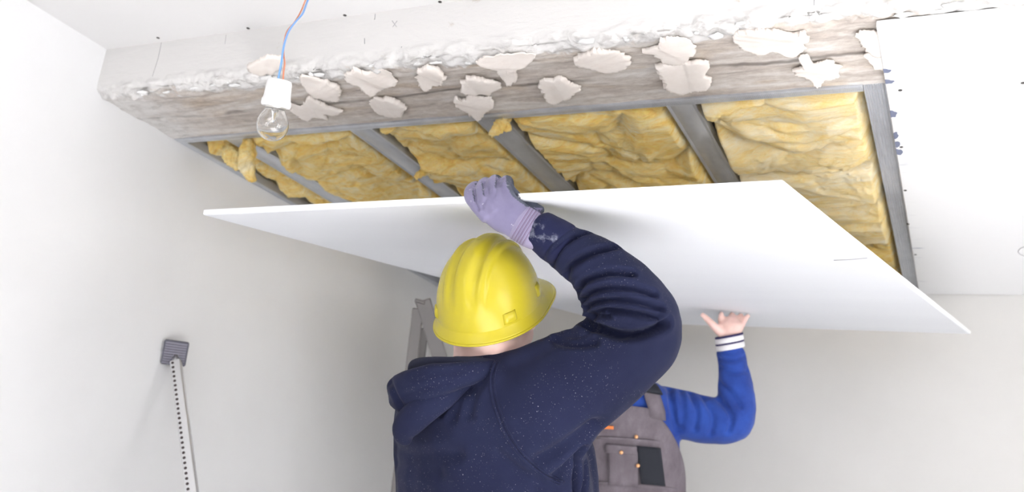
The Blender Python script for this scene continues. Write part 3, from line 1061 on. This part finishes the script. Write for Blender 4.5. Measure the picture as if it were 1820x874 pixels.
# far arm, raised to the board beyond the head
LARM = [(735, 715, 1.98, 48), (790, 700, 2.04, 44), (842, 672, 2.10, 36), (862, 610, 2.13, 32), (872, 552, 2.15, 27), (876, 520, 2.155, 25)]
limb(mb, LARM, .9, 16, 4)
tipd = on_board(878, 455)
hb = P(877, 505, 2.155)
for k in range(4):
    q = on_board(856 + 13 * k, 452 - (k == 1) * 6 - (k == 2) * 5, -.010)
    st = hb + VR * (-.022 + .015 * k) - VD * .03
    mb.tube([hb + VR * (-.016 + .011 * k), st, st.lerp(q, .55) + VF * -.01, q], [.012, .011, .010, .008], 8)
mb.tube([hb + VR * .02, hb + VR * .045 - VD * .03, on_board(912, 470, -.010)], [.013, .012, .009], 8)
mb.tube([hb + VD * .05, hb, hb - VD * .03], [.026, .034, .034], 12)
body1 = fuse(mb, .0075, 3)
person1 = link('person', body1, SKIN, base=tuple(base1))
tag(person1, 'worker seen from behind in yellow helmet and navy hoodie gripping the board edge', 'person')
eyes(person1, HC, hfw, hup, .96)

# hoodie
SLEEVE = [(880, 765, 1.80, 118, .80), (945, 742, 1.755, 116, .74), (1022, 681, 1.735, 90, .84), (1088, 632, 1.725, 78, .9), (1136, 592, 1.715, 74, .95), (1138, 572, 1.715, 73, .95), (1116, 543, 1.715, 74, .95),
          (1090, 508, 1.72, 67, .95), (1054, 471, 1.725, 53, .95), (1014, 446, 1.725, 44, 1), (990, 428, 1.728, 38, 1)]
mb = MB()
oval(mb, TORSO[:-1], RT, FW)
limb(mb, SLEEVE[:5], 1.0, 26, 5)
limb(mb, SLEEVE[4:], 1.0, 26, 5)
limb(mb, [(1010, 700, 1.74, 88), (1090, 642, 1.722, 80), (1132, 604, 1.716, 76), (1140, 582, 1.715, 74)], .92, 24, 5)
limb(mb, [(760, 730, 1.95, 66), (800, 706, 2.02, 60), (843, 676, 2.10, 50), (862, 620, 2.13, 42), (870, 572, 2.15, 36)], .95, 18, 4)
# cloth drawn up over the raised shoulder, beside the neck
limb(mb, [(850, 690, 1.80, 34), (892, 672, 1.775, 42), (930, 655, 1.75, 40), (982, 625, 1.735, 31), (1016, 598, 1.73, 20)], .9, 18, 5)
# cloth hanging below the arm
limb(mb, [(985, 760, 1.80, 58), (1000, 830, 1.82, 62), (1002, 920, 1.84, 62), (985, 1010, 1.86, 60)], .8, 18, 4)
hood_me = fuse(mb, .0052, 7)
crumple(hood_me, .0022, 13)
z7 = lambda pts: [(900 + x / 2.5706, 340 + y / 2.5706) for x, y in pts]
z5 = lambda pts: [(660 + x / 2.783, 560 + y / 2.783) for x, y in pts]
FOLDS = [
    (z7([(205, 365), (212, 310), (255, 245), (330, 195), (370, 188)]), .007, .007),
    (z7([(268, 402), (285, 350), (350, 300), (420, 268), (500, 252)]), .008, .008),
    (z7([(322, 470), (345, 420), (410, 385), (500, 368), (580, 375)]), .008, .008),
    (z7([(340, 500), (385, 462), (470, 440), (580, 440), (680, 470)]), .0075, .0075),
    (z7([(352, 540), (400, 508), (490, 492), (600, 500), (710, 535)]), .008, .0075),
    (z7([(362, 572), (430, 545), (520, 546), (620, 560), (700, 575)]), .009, .007),
    (z7([(360, 585), (420, 574), (470, 572)]), .008, .005),
    (z7([(346, 592), (410, 622), (500, 652), (590, 655), (680, 628), (730, 600)]), .014, .010),
    (z7([(225, 672), (270, 690), (340, 694), (400, 686)]), .006, .011),
    (z7([(240, 640), (300, 655), (370, 650)]), .004, .012),
    (z5([(830, 722), (930, 665), (1020, 605), (1100, 545)]), .007, .020),
    (z5([(905, 800), (975, 735), (1040, 665)]), .005, .012),
    (z5([(480, 490), (492, 420), (520, 350), (560, 290)]), .005, .016),
    (z5([(400, 500), (430, 420), (480, 350)]), .0045, .016),
    (z5([(340, 480), (400, 400), (470, 350)]), .004, .012),
    (z5([(110, 650), (180, 690), (300, 700), (420, 690)]), .004, .02),
    (z5([(110, 720), (200, 760), (330, 770)]), .003, .02),
    (z5([(640, 700), (760, 790), (900, 860)]), .003, .016),
    (z5([(1015, 870), (1012, 790), (1020, 720), (1050, 665)]), .010, .010),
    (z5([(1050, 870), (1060, 800), (1062, 740)]), .006, .010),
]
folds(hood_me, [(p_, d_ * 2.1, w_) for p_, d_, w_ in FOLDS])
bvhH = BVHTree.FromPolygons([v.co for v in hood_me.vertices], [p.vertices for p in hood_me.polygons])
hoodie = link('hoodie', hood_me, HOOD, person1)
hoodie['label'] = 'dusty navy hooded sweatshirt'
# armhole seam, two stitched ridges lying on the cloth
for dx, rr_ in ((0, .0032), (7, .0022)):
    pl = on_mesh(bvhH, smooth_px([(x + dx, y - dx * .3) for x, y in z5([(612, 235), (594, 290), (590, 360), (610, 450), (650, 560), (710, 660), (790, 745), (870, 800), (935, 832)])], 8))
    link('seam', MB().tube(pl, rr_, 8).mesh('seam'), HOOD, hoodie)

# ribbed sleeve end, folded back
mb = MB()
limb(mb, [(1000, 436, 1.728, 41), (984, 425, 1.728, 40), (966, 412, 1.728, 36), (954, 403, 1.728, 34)], 1.0, 40, 6, ends=True)
cm = fuse(mb, .004, 3); crumple(cm, .003, 24)
folds(cm, [(z7([(150, 330), (190, 270), (270, 215), (330, 185)]), .004, .006)])
link('sleeve_cuff', cm, RIB, hoodie)

# hood lying on the back
mb = MB()
limb(mb, [(702, 694, 1.80, 20), (718, 690, 1.765, 29), (752, 680, 1.735, 31), (800, 670, 1.72, 27), (846, 660, 1.73, 21), (884, 648, 1.745, 12)], .8, 20, 5)
limb(mb, [(704, 705, 1.80, 20), (730, 714, 1.755, 22), (764, 704, 1.735, 22), (806, 688, 1.735, 17)], .8, 20, 5)
hm = fuse(mb, .005, 5); crumple(hm, .003, 16)
folds(hm, [(z5([(90, 330), (120, 400), (150, 450)]), .006, .010), (z5([(200, 300), (320, 290), (440, 270)]), .003, .012), (z5([(160, 400), (260, 360), (380, 330)]), .004, .010)])
hoodo = link('hood', hm, HOOD, hoodie)
mb = MB()
limb(mb, [(722, 786, 1.762, 12), (719, 766, 1.752, 23), (738, 741, 1.740, 28), (770, 716, 1.733, 27), (806, 692, 1.738, 20), (846, 668, 1.75, 10)], .8, 20, 5)
hm = fuse(mb, .005, 5); crumple(hm, .003, 18)
link('hood_fold', hm, HOOD, hoodo)
# standing collar edge, dark lining inside
mb = MB()
limb(mb, [(732, 658, 1.80, 9, 1.0), (738, 647, 1.785, 10, 1.0), (765, 643, 1.755, 10, 1.0), (810, 642, 1.735, 9, 1), (850, 643, 1.735, 9, 1), (884, 648, 1.75, 8, 1)], 1.0, 14, 5)
limb(mb, [(736, 655, 1.80, 14, .5), (765, 655, 1.76, 16, .5), (810, 652, 1.742, 16, .5), (850, 650, 1.74, 14, .5), (880, 652, 1.755, 10, .5)], 1.0, 14, 5)
cm = fuse(mb, .004, 4)
link('collar', cm, HOODIN, hoodie)

# trousers and boots
mb = MB()
mb.tube([hip1 + UP * .16, hip1 + UP * .06, hip1 - UP * .02], [.15, .16, .13], 20)
legs(mb, hip1, RT, FW, .098, .075)
link('trousers', fuse(mb, .010, 5), HOOD, person1)
boots(person1, hip1, RT, FW)

# glove
GK = [  # knuckle to tip of each finger: px, py, depth, half width
    [(868, 386, 1.735, 14), (848, 366, 1.742, 12.5), (835, 347, 1.757, 11.5), (841, 333, 1.79, 10.5), (853, 332, 1.82, 9.5), (860, 339, 1.838, 8)],
    [(880, 376, 1.73, 14), (860, 350, 1.738, 10.5), (855, 334, 1.757, 10), (862, 324, 1.785, 9.5), (870, 327, 1.82, 9), (874, 336, 1.838, 7.5)],
    [(895, 370, 1.73, 14), (880, 342, 1.738, 10.5), (875, 326, 1.757, 10), (880, 319, 1.785, 9.5), (886, 323, 1.82, 9), (889, 334, 1.838, 7.5)],
    [(915, 366, 1.732, 14), (901, 342, 1.74, 11), (897, 326, 1.758, 10), (901, 320, 1.785, 9.5), (905, 324, 1.815, 8.5), (907, 333, 1.832, 7.5)],
]
mb = MB()
limb(mb, [(940, 404, 1.73, 31, .72), (920, 392, 1.732, 33, .62), (900, 380, 1.735, 36, .55), (880, 371, 1.738, 32, .5), (868, 367, 1.742, 26, .5)], .6, 22, 5)
for fg in GK: limb(mb, fg, .95, 14, 5)
limb(mb, [(905, 400, 1.745, 15), (880, 388, 1.752, 13), (862, 374, 1.757, 10.5), (850, 366, 1.757, 9)], .9, 14, 5)
limb(mb, [(903, 326, 1.768, 7), (916, 348, 1.758, 10), (938, 364, 1.752, 10), (964, 374, 1.745, 8)], .9, 14, 5)
gm = fuse(mb, .0028, 2)
crumple(gm, .0007, 60)
z2 = lambda pts: [(800 + x / 4.855, 290 + y / 4.855) for x, y in pts]
folds(gm, [(p_, d_ * 1.7, w_) for p_, d_, w_ in [(z2([(245, 400), (228, 350), (218, 290), (212, 230)]), .003, .0035), (z2([(300, 270), (292, 220), (290, 165)]), .003, .003), (z2([(400, 200), (408, 165), (410, 130)]), .003, .003),
           (z2([(270, 390), (310, 300), (330, 230)]), .0012, .004), (z2([(380, 280), (420, 190), (450, 140)]), .0012, .004)]])
V, N = vget(gm)              # the glove closes on the board's edge without cutting into it
dv = V - np.array(bA); hh_ = dv @ np.array(bn); vv_ = dv @ np.array(bv)
ins_ = (hh_ > -.0005) & (hh_ < BT + .0005) & (vv_ > -.0008)
front = ins_ & (vv_ < .011)
V[front] += np.array(bv)[None, :] * (-.0010 - vv_[front])[:, None]
top_ = ins_ & ~front
V[top_] += np.array(bn)[None, :] * (BT + .0008 - hh_[top_])[:, None]
vset(gm, V)
pn_ = (VF * .55 + VR * .66 - VD * .50).normalized()
mi = []
for p in gm.polygons:
    q = proj(p.center)
    ok = p.normal.dot(pn_) > .50
    mi.append(1 if ok else 0)
# coated strip on the outer edge of the palm
for i, p in enumerate(gm.polygons):
    q = proj(p.center)
    ex = [(899, 300), (900, 330), (912, 350), (935, 367), (975, 382)]
    for (xa, ya), (xb, yb) in zip(ex[:-1], ex[1:]):
        if ya <= q[1] < yb and q[0] > xa + (xb - xa) * (q[1] - ya) / (yb - ya) and p.normal.dot(VF) > -.98: mi[i] = 1
gm.polygons.foreach_set('material_index', mi)
glove = link('glove', gm, [GLOVE, COAT], person1)
glove['label'] = 'lilac grey work glove with dark coated palm'
mb = MB()
limb(mb, [(922, 394, 1.731, 32.5, .74), (935, 402, 1.731, 33, .8), (948, 410, 1.73, 32.5, .9), (960, 416, 1.73, 31, .95)], .8, 36, 6)
gc = link('glove_cuff', mb.mesh('cuff'), GCUFF, glove)
a0, a1 = P(924, 395.3, 1.731), P(947, 409.5, 1.73)
t = (a1 - a0).normalized(); vw = (a0 - Vector(CAMV)).normalized(); u = t.cross(vw).normalized(); v = t.cross(u)
for k in range(11):
    q = k / 10
    c = a0.lerp(a1, q); ru = 32.9 * 1.731 / F; rv = ru * (.745 + .14 * q)
    ring = [c + u * math.cos(a) * ru + v * math.sin(a) * rv for a in [2 * math.pi * j / 36 for j in range(37)]]
    link('cuff_cord', MB().tube(ring, .0008, 6).mesh('cord'), GCORD if k % 2 else GCUFF, gc)

# hard hat
hz = hup; hy = hfw; hx = hfw.cross(hup).normalized()
AX, AY, HH = .1055 * .92, .127 * .92, .148 * .92


def helm(th, ph, off=0.0):
    """th around (0 = his right, 90 deg = front), ph 0 at rim .. 1 at crown"""
    e = math.pi / 2 * ph
    ce, se = math.cos(e) ** .86, math.sin(e) ** .95
    x = AX * ce * math.cos(th); y = AY * ce * math.sin(th); z = HH * se
    lift = min(1, max(0, (ph - .18) / .35))
    g = lambda c, wd: math.exp(-((x - c) / wd) ** 4)
    rd = .0090 * g(0, .016) + .0052 * (g(.036, .0075) + g(-.036, .0075))
    nrm = Vector((x / AX ** 2, y / AY ** 2, z / HH ** 2 + 1e-6)).normalized()
    p = Vector((x, y, z)) + nrm * (rd * lift + off)
    return p


def HW(p): return HO + hx * p.x + hy * p.y + hz * p.z


nth, nph = 240, 60
rings = []
for j in range(nph):
    ph = .992 * j / (nph - 1)
    rings.append([HW(helm(2 * math.pi * i / nth, ph)) for i in range(nth)])
inner = [[HW(helm(2 * math.pi * i / nth, .992 * j / 19, -.003)) for i in range(nth)] for j in range(19, -1, -1)]
mb = MB(); mb.rings(rings + inner, cap=False)
n_o = nph * nth
mb.f.append(tuple((nph - 1) * nth + i for i in range(nth))); mb.m.append(0)
hat = link('hard_hat', mb.mesh('hat'), YELLOW, person1)
hat['label'] = 'yellow ribbed hard hat'
# brim: narrow flange all round, widening to a peak at the front
rings = []
nb = 9
for j in range(nb):
    q = j / (nb - 1); rg = []
    for i in range(nth):
        th = 2 * math.pi * i / nth
        fr = max(0, math.sin(th)) ** 3
        wid = .0105 + .054 * fr
        droop = -.004 - .008 * fr * q - .004 * q
        x, y = AX * math.cos(th), AY * math.sin(th)
        nn = Vector((math.cos(th) / AX, math.sin(th) / AY, 0)).normalized()
        p = Vector((x, y, 0)) + nn * (wid * q - .001) + Vector((0, 0, .010 * (1 - q) ** 2 + droop * q))
        rg.append(HW(p))
    rings.append(rg)
low_ = [[p - hz * .004 for p in r] for r in reversed(rings)]
mb = MB(); mb.rings(rings + low_ + [rings[0]], cap=False)
link('brim', mb.mesh('brim'), YELLOW, hat)
mb = MB()
rg = []
for i in range(nth + 1):
    th = 2 * math.pi * i / nth
    fr = max(0, math.sin(th)) ** 3; wid = .0095 + .054 * fr
    nn = Vector((math.cos(th) / AX, math.sin(th) / AY, 0)).normalized()
    rg.append(HW(Vector((AX * math.cos(th), AY * math.sin(th), -.012 - .008 * fr)) + nn * wid))
mb.tube(rg, .0026, 8)
link('rim_bead', mb.mesh('bead'), YELLOW, hat)
# slot bosses low on the shell
for th, hw_, ph0, ph1 in ((math.radians(-37), .13, .055, .15), (math.radians(14), .10, .10, .21), (math.radians(217), .13, .055, .15), (math.radians(166), .10, .10, .21)):
    rr = []
    for k in range(7):
        a = th - hw_ + 2 * hw_ * k / 6
        rr.append([HW(helm(a, ph, o_ * (1 if 0 < k < 6 else .1))) for ph, o_ in ((ph0 - .004, -.002), (ph0, .003), (ph0 + .012, .0048), ((ph0 + ph1) / 2, .0045), (ph1 - .012, .0030), (ph1, -.002))])
    link('slot_boss', MB().rings(rr).mesh('boss'), YELLOW, hat)

# ------------------------------------------------------------------ worker in blue sweater and grey bib overalls
pth = on_board(1288, 556)
D2 = min(depth(pth), 3.12)
f2 = -Vector((VF.x, VF.y, 0)).normalized(); rt2 = Vector((f2.y, -f2.x, 0))
a2 = math.radians(6)
F2 = (f2 * math.cos(a2) + rt2 * math.sin(a2)).normalized(); R2 = Vector((F2.y, -F2.x, 0))    # R2 points to the picture's left
T2 = [(P(1098, 655, D2), .062, .062), (P(1098, 668, D2), .085, .075), (P(1098, 682, D2), .150, .098), (P(1100, 712, D2), .188, .115), (P(1102, 770, D2), .194, .125),
      (P(1104, 870, D2), .196, .132), (P(1103, 980, D2), .192, .132), (P(1102, 1080, D2), .195, .135)]
hip2 = P(1101, 1090, D2)
base2 = Vector((hip2.x, hip2.y, 0))
H2 = P(1090, 612, D2 - .02)
mb = MB()
h2f = (F2 * .93 + UP * .36).normalized(); h2u = (UP * .93 - F2 * .36).normalized()
head_mesh(mb, H2, h2f, h2u, .98)
mb.tube([H2 - UP * .04 - F2 * .01, P(1097, 655, D2), P(1098, 690, D2)], [.054, .056, .07], 16)
oval(mb, [(c, a * .86, b * .84) for c, a, b in T2], R2, F2)
limb(mb, [(1150, 722, D2, 26), (1230, 742, D2 - .02, 25), (1300, 744, D2 - .04, 22), (1306, 690, D2 - .03, 22), (1300, 640, D2 - .02, 17), (1296, 606, D2 - .012, 16), (1296, 592, D2 - .01, 17)], .95, 16, 4)
limb(mb, [(1035, 715, D2, 30), (985, 740, D2 - .02, 28), (935, 735, D2 - .05, 25), (930, 680, D2 - .05, 20), (925, 620, D2 - .04, 17), (921, 590, D2 - .03, 17)], .95, 16, 4)


def hand2(mb, pxs, dd):
    limb(mb, [(q[0], q[1], dd + q[3], q[2]) for q in pxs], .85, 12, 4)


def bpx(x, y, h=-.006): return depth(on_board(x, y, h))


tips = D2 - .01
hand2(mb, [(1296, 604, 17, 0), (1297, 592, 20, 0), (1299, 580, 22, 0), (1300, 573, 21, 0)], tips)
hand2(mb, [(1285, 594, 9, -.01), (1273, 583, 8, -.015), (1262, 572, 6.5, -.018), (1254, 564, 5.6, -.018), (1247, 558, 4.5, -.018)], tips)
hand2(mb, [(1285, 578, 7.5, 0), (1281, 569, 6, .0), (1281, 562, 5.2, .0), (1283, 556, 4.5, .01)], tips)
hand2(mb, [(1296, 575, 7.5, .005), (1298, 567, 6, .01), (1300, 561, 5.2, .015), (1302, 557, 4.5, .03)], tips)
hand2(mb, [(1307, 576, 7.5, .005), (1311, 568, 6, .01), (1315, 563, 5.2, .015), (1318, 559, 4.5, .03)], tips)
hand2(mb, [(1315, 582, 7, .0), (1321, 573, 5.6, .0), (1325, 566, 5, .005), (1331, 560, 4.2, .015)], tips)
# other hand, pushing up behind the helmet
hand2(mb, [(921, 590, 17, -.02), (920, 575, 21, -.02), (920, 560, 21, -.02)], tips)
for k in range(4):
    hand2(mb, [(906 + 9 * k, 566, 6.5, -.02), (904 + 10 * k, 552, 5.5, -.02), (903 + 11 * k, 542 - 3 * (k in (1, 2)), 4.6, -.015)], tips)
hand2(mb, [(934, 578, 8, -.02), (946, 566, 6.5, -.025), (952, 554, 5, -.025)], tips)
body2 = fuse(mb, .0055, 2)
person2 = link('person', body2, SKIN, base=tuple(base2))
tag(person2, 'worker in blue sweater and grey bib overalls pushing the board up bare-handed', 'person')
eyes(person2, H2, h2f, h2u, .98)
# hair
bm = bmesh.new(); bmesh.ops.create_uvsphere(bm, u_segments=40, v_segments=24, radius=1)
rt_ = h2f.cross(h2u).normalized()
for v in list(bm.verts):
    x, y, z = v.co
    if z < -.35 + max(0, y) * 1.1: bm.verts.remove(v)
for v in bm.verts:
    x, y, z = v.co * (1 + .03 * noise.noise(v.co * 5))
    v.co = H2 + (rt_ * x * .083 + h2f * (y * .102 - .010) + h2u * (z * .098 + .028))
me = bpy.data.meshes.new('hair'); bm.to_mesh(me); bm.free()
hr = link('hair', me, HAIR, person2)
so = hr.modifiers.new('s', 'SOLIDIFY'); so.thickness = .010; so.offset = -1

# sweater
mb = MB()
oval(mb, T2[1:], R2, F2)
limb(mb, [(1150, 722, D2, 40), (1195, 733, D2 - .01, 43), (1245, 744, D2 - .025, 42), (1292, 748, D2 - .04, 40), (1306, 738, D2 - .04, 37), (1309, 712, D2 - .035, 34), (1307, 680, D2 - .03, 30), (1302, 648, D2 - .02, 26), (1298, 622, D2 - .014, 24)], .95, 22, 5)
limb(mb, [(1045, 718, D2, 42), (990, 742, D2 - .02, 40), (940, 742, D2 - .05, 36), (932, 690, D2 - .05, 30), (926, 640, D2 - .04, 25), (923, 618, D2 - .03, 23)], .95, 18, 4)
sm_ = fuse(mb, .0065, 4)
crumple(sm_, .003, 14)
z6 = lambda pts: [(1000 + x / 2.47, 520 + y / 2.47) for x, y in pts]
folds(sm_, [(p_, d_ * 1.6, w_) for p_, d_, w_ in [(z6([(560, 440), (590, 520), (580, 600)]), .006, .012), (z6([(520, 430), (530, 520), (520, 600)]), .005, .012), (z6([(620, 460), (660, 540), (650, 620)]), .006, .012), (z6([(690, 470), (740, 540), (730, 610)]), .007, .012),
            (z6([(690, 400), (740, 440), (780, 500)]), .006, .012), (z6([(470, 420), (480, 500), (500, 600)]), .008, .014), (z6([(690, 330), (760, 350), (820, 340)]), .005, .010), (z6([(685, 290), (740, 300), (800, 280)]), .005, .010), (z6([(680, 262), (740, 265), (805, 250)]), .004, .008)]])
sweater = link('sweater', sm_, BLUE, person2)
# striped knit cuff
cst = [(1299, 621), (1298, 614.5), (1297.6, 609), (1297.2, 606.5), (1296.5, 601), (1296, 598), (1295.7, 595)]
for k, (i0, i1, mt, nm) in enumerate(((0, 2, WBAND, 'cuff_stripe'), (2, 3, NBAND, 'cuff_stripe'), (3, 4, WBAND, 'cuff_stripe'), (4, 6, NBAND, 'cuff_stripe'))):
    pass
ca, cb = P(1298.5, 620, D2 - .014), P(1295.5, 595, D2 - .011)
t = (cb - ca).normalized(); vw = (ca - Vector(CAMV)).normalized(); u = t.cross(vw).normalized(); v = t.cross(u)
for q0, q1, mt in ((0, .38, WBAND), (.38, .50, NBAND), (.50, .86, WBAND), (.86, 1.0, NBAND)):
    rr = []
    for e, gsc in ((0, .97), (.15, 1.0), (.5, 1.012), (.85, 1.0), (1, .97)):
        q = q0 + (q1 - q0) * e; c = ca.lerp(cb, q); ru = (25.3 - .5 * q) * D2 / F * gsc
        tilt = lambda a: t * math.cos(a) * -.004
        rr.append([c + u * math.cos(a) * ru + v * math.sin(a) * ru * .9 + tilt(a) for a in [2 * math.pi * j / 32 for j in range(32)]])
    link('cuff_stripe', MB().rings(rr).mesh('stripe'), mt, sweater)

# overalls: bib, straps, pockets
rowsT = crom([tuple(c) + (a, b) for c, a, b in T2], 8)


def tsurf(py, tdeg, off):
    """point on the trunk at picture row py, angle from his left (picture right = 180)"""
    best = None
    for r0, r1_ in zip(rowsT[:-1], rowsT[1:]):
        y0, y1 = proj(r0[:3])[1], proj(r1_[:3])[1]
        if y0 <= py <= y1 or r1_ is rowsT[-1]:
            q = (py - y0) / (y1 - y0); r = r0 + (r1_ - r0) * q
            a = math.radians(tdeg)
            return Vector(r[:3]) + R2 * math.cos(a) * (r[3] + off) + F2 * math.sin(a) * (r[4] + off)


def tmin(py):
    if py < 738: return 57
    if py < 850: return 57 * (1 - ((py - 738) / 112) ** .8)
    return 57 * 0 - (py - 850) * .9


rr = []
ys = [728 + k * 6 for k in range(58)]
for py in ys:
    t0 = max(tmin(py), -85)
    rr.append([tsurf(py, t0 + (180 - 2 * t0) * k / 40, .012) for k in range(41)])
mb = MB(); mb.rings(rr, close=False)
me = mb.mesh('overalls')
V, N = vget(me)
D = np.array([noise.noise(Vector(v) * 16) * .006 + noise.noise(Vector(v) * 34) * .003 for v in V])
vset(me, V + np.array(F2) * (D * 1.0)[:, None])
ov = link('overalls', me, CANVAS, person2)
ov['label'] = 'worn grey canvas bib overalls'
so = ov.modifiers.new('s', 'SOLIDIFY'); so.thickness = .004; so.offset = 0


def patch(name, mat, xs, y0, y1, off, parent, th=.004, skew=0.0, n=8):
    """cloth patch lying on the bib between picture columns xs"""
    rr = []
    for j in range(n + 1):
        py = y0 + (y1 - y0) * j / n
        row = []
        for i in range(n + 1):
            px = xs[0] + (xs[1] - xs[0]) * i / n + skew * (j / n)
            row.append(bib_at(px, py + (px - xs[0]) * -.04, off))
        rr.append(row)
    o = link(name, MB().rings(rr, close=False).mesh(name), mat, parent)
    s2 = o.modifiers.new('s', 'SOLIDIFY'); s2.thickness = th; s2.offset = 0
    return o


def bib_at(px, py, off):
    lo, hi = 20.0, 160.0
    for _ in range(24):
        mid = (lo + hi) / 2
        if proj(tsurf(py, mid, .012))[0] < px: lo = mid
        else: hi = mid
    return tsurf(py, mid, .012 + off)


patch('pocket', CANVAS, (1082, 1132), 808, 868, .008, ov, .005)
fl = patch('pocket_flap', CANVAS, (1078, 1130), 800, 814, .013, ov, .004)
patch('dark_pocket', BLACKC, (1130, 1171), 796, 860, .008, ov, .005, 8)
patch('pocket_seam', CANVAS, (1062, 1168), 787, 791, .008, ov, .004)
patch('waist_seam', CANVAS, (1062, 1200), 864, 869, .006, ov, .004)
patch('brand_tag', ORANGE, (1066, 1091), 768, 773.5, .010, ov, .003)
for px, py in ((1129, 781), (1104, 811), (1131, 830)):
    c = bib_at(px, py, .014 if py < 800 else .019)
    lathe_mb = MB(); lathe(lathe_mb, c, F2, [(-.004, .006), (.002, .006), (.004, .004), (.0045, .001)], 14)
    link('rivet', lathe_mb.mesh('rivet'), COPPER, ov)
for sgn in (1, -1):
    pts = []
    for py, tx in ((748, 60), (735, 58), (715, 57), (700, 58), (688, 60), (680, 66), (676, 80)):
        pass
    rows = []
    for py, td in ((745, 124), (730, 124), (712, 122), (698, 122), (686, 124)):
        q = td if sgn > 0 else 180 - td
        w_ = 9
        rows.append([tsurf(py, q - w_, .013), tsurf(py, q - w_ / 3, .015), tsurf(py, q + w_ / 3, .015), tsurf(py, q + w_, .013)])
    back = []
    for py, td in ((682, 180), (690, 230), (712, 235), (760, 245)):
        q = td if sgn > 0 else 180 - td
        back.append([tsurf(py, q - 9, .013), tsurf(py, q - 3, .015), tsurf(py, q + 3, .015), tsurf(py, q + 9, .013)])
    o = link('strap', MB().rings(rows, close=False).mesh('strap'), CANVAS, ov)
    s2 = o.modifiers.new('s', 'SOLIDIFY'); s2.thickness = .005; s2.offset = 0
    q = 122 if sgn > 0 else 58
    rows = [[tsurf(py, q + k * 4 - 10, .021) for k in range(6)] for py in (683, 689, 695, 701)]
    o = link('buckle', MB().rings(rows, close=False).mesh('buckle'), BLACKC, ov)
    s2 = o.modifiers.new('s', 'SOLIDIFY'); s2.thickness = .008; s2.offset = 0
# trouser legs of the overalls and boots
mb = MB()
mb.tube([hip2 + UP * .14, hip2 + UP * .04, hip2 - UP * .03], [.13, .15, .12], 20)
legs(mb, hip2, R2, F2, .095, .075)
link('overall_legs', fuse(mb, .010, 5), CANVAS, ov)
boots(person2, hip2, R2, F2)
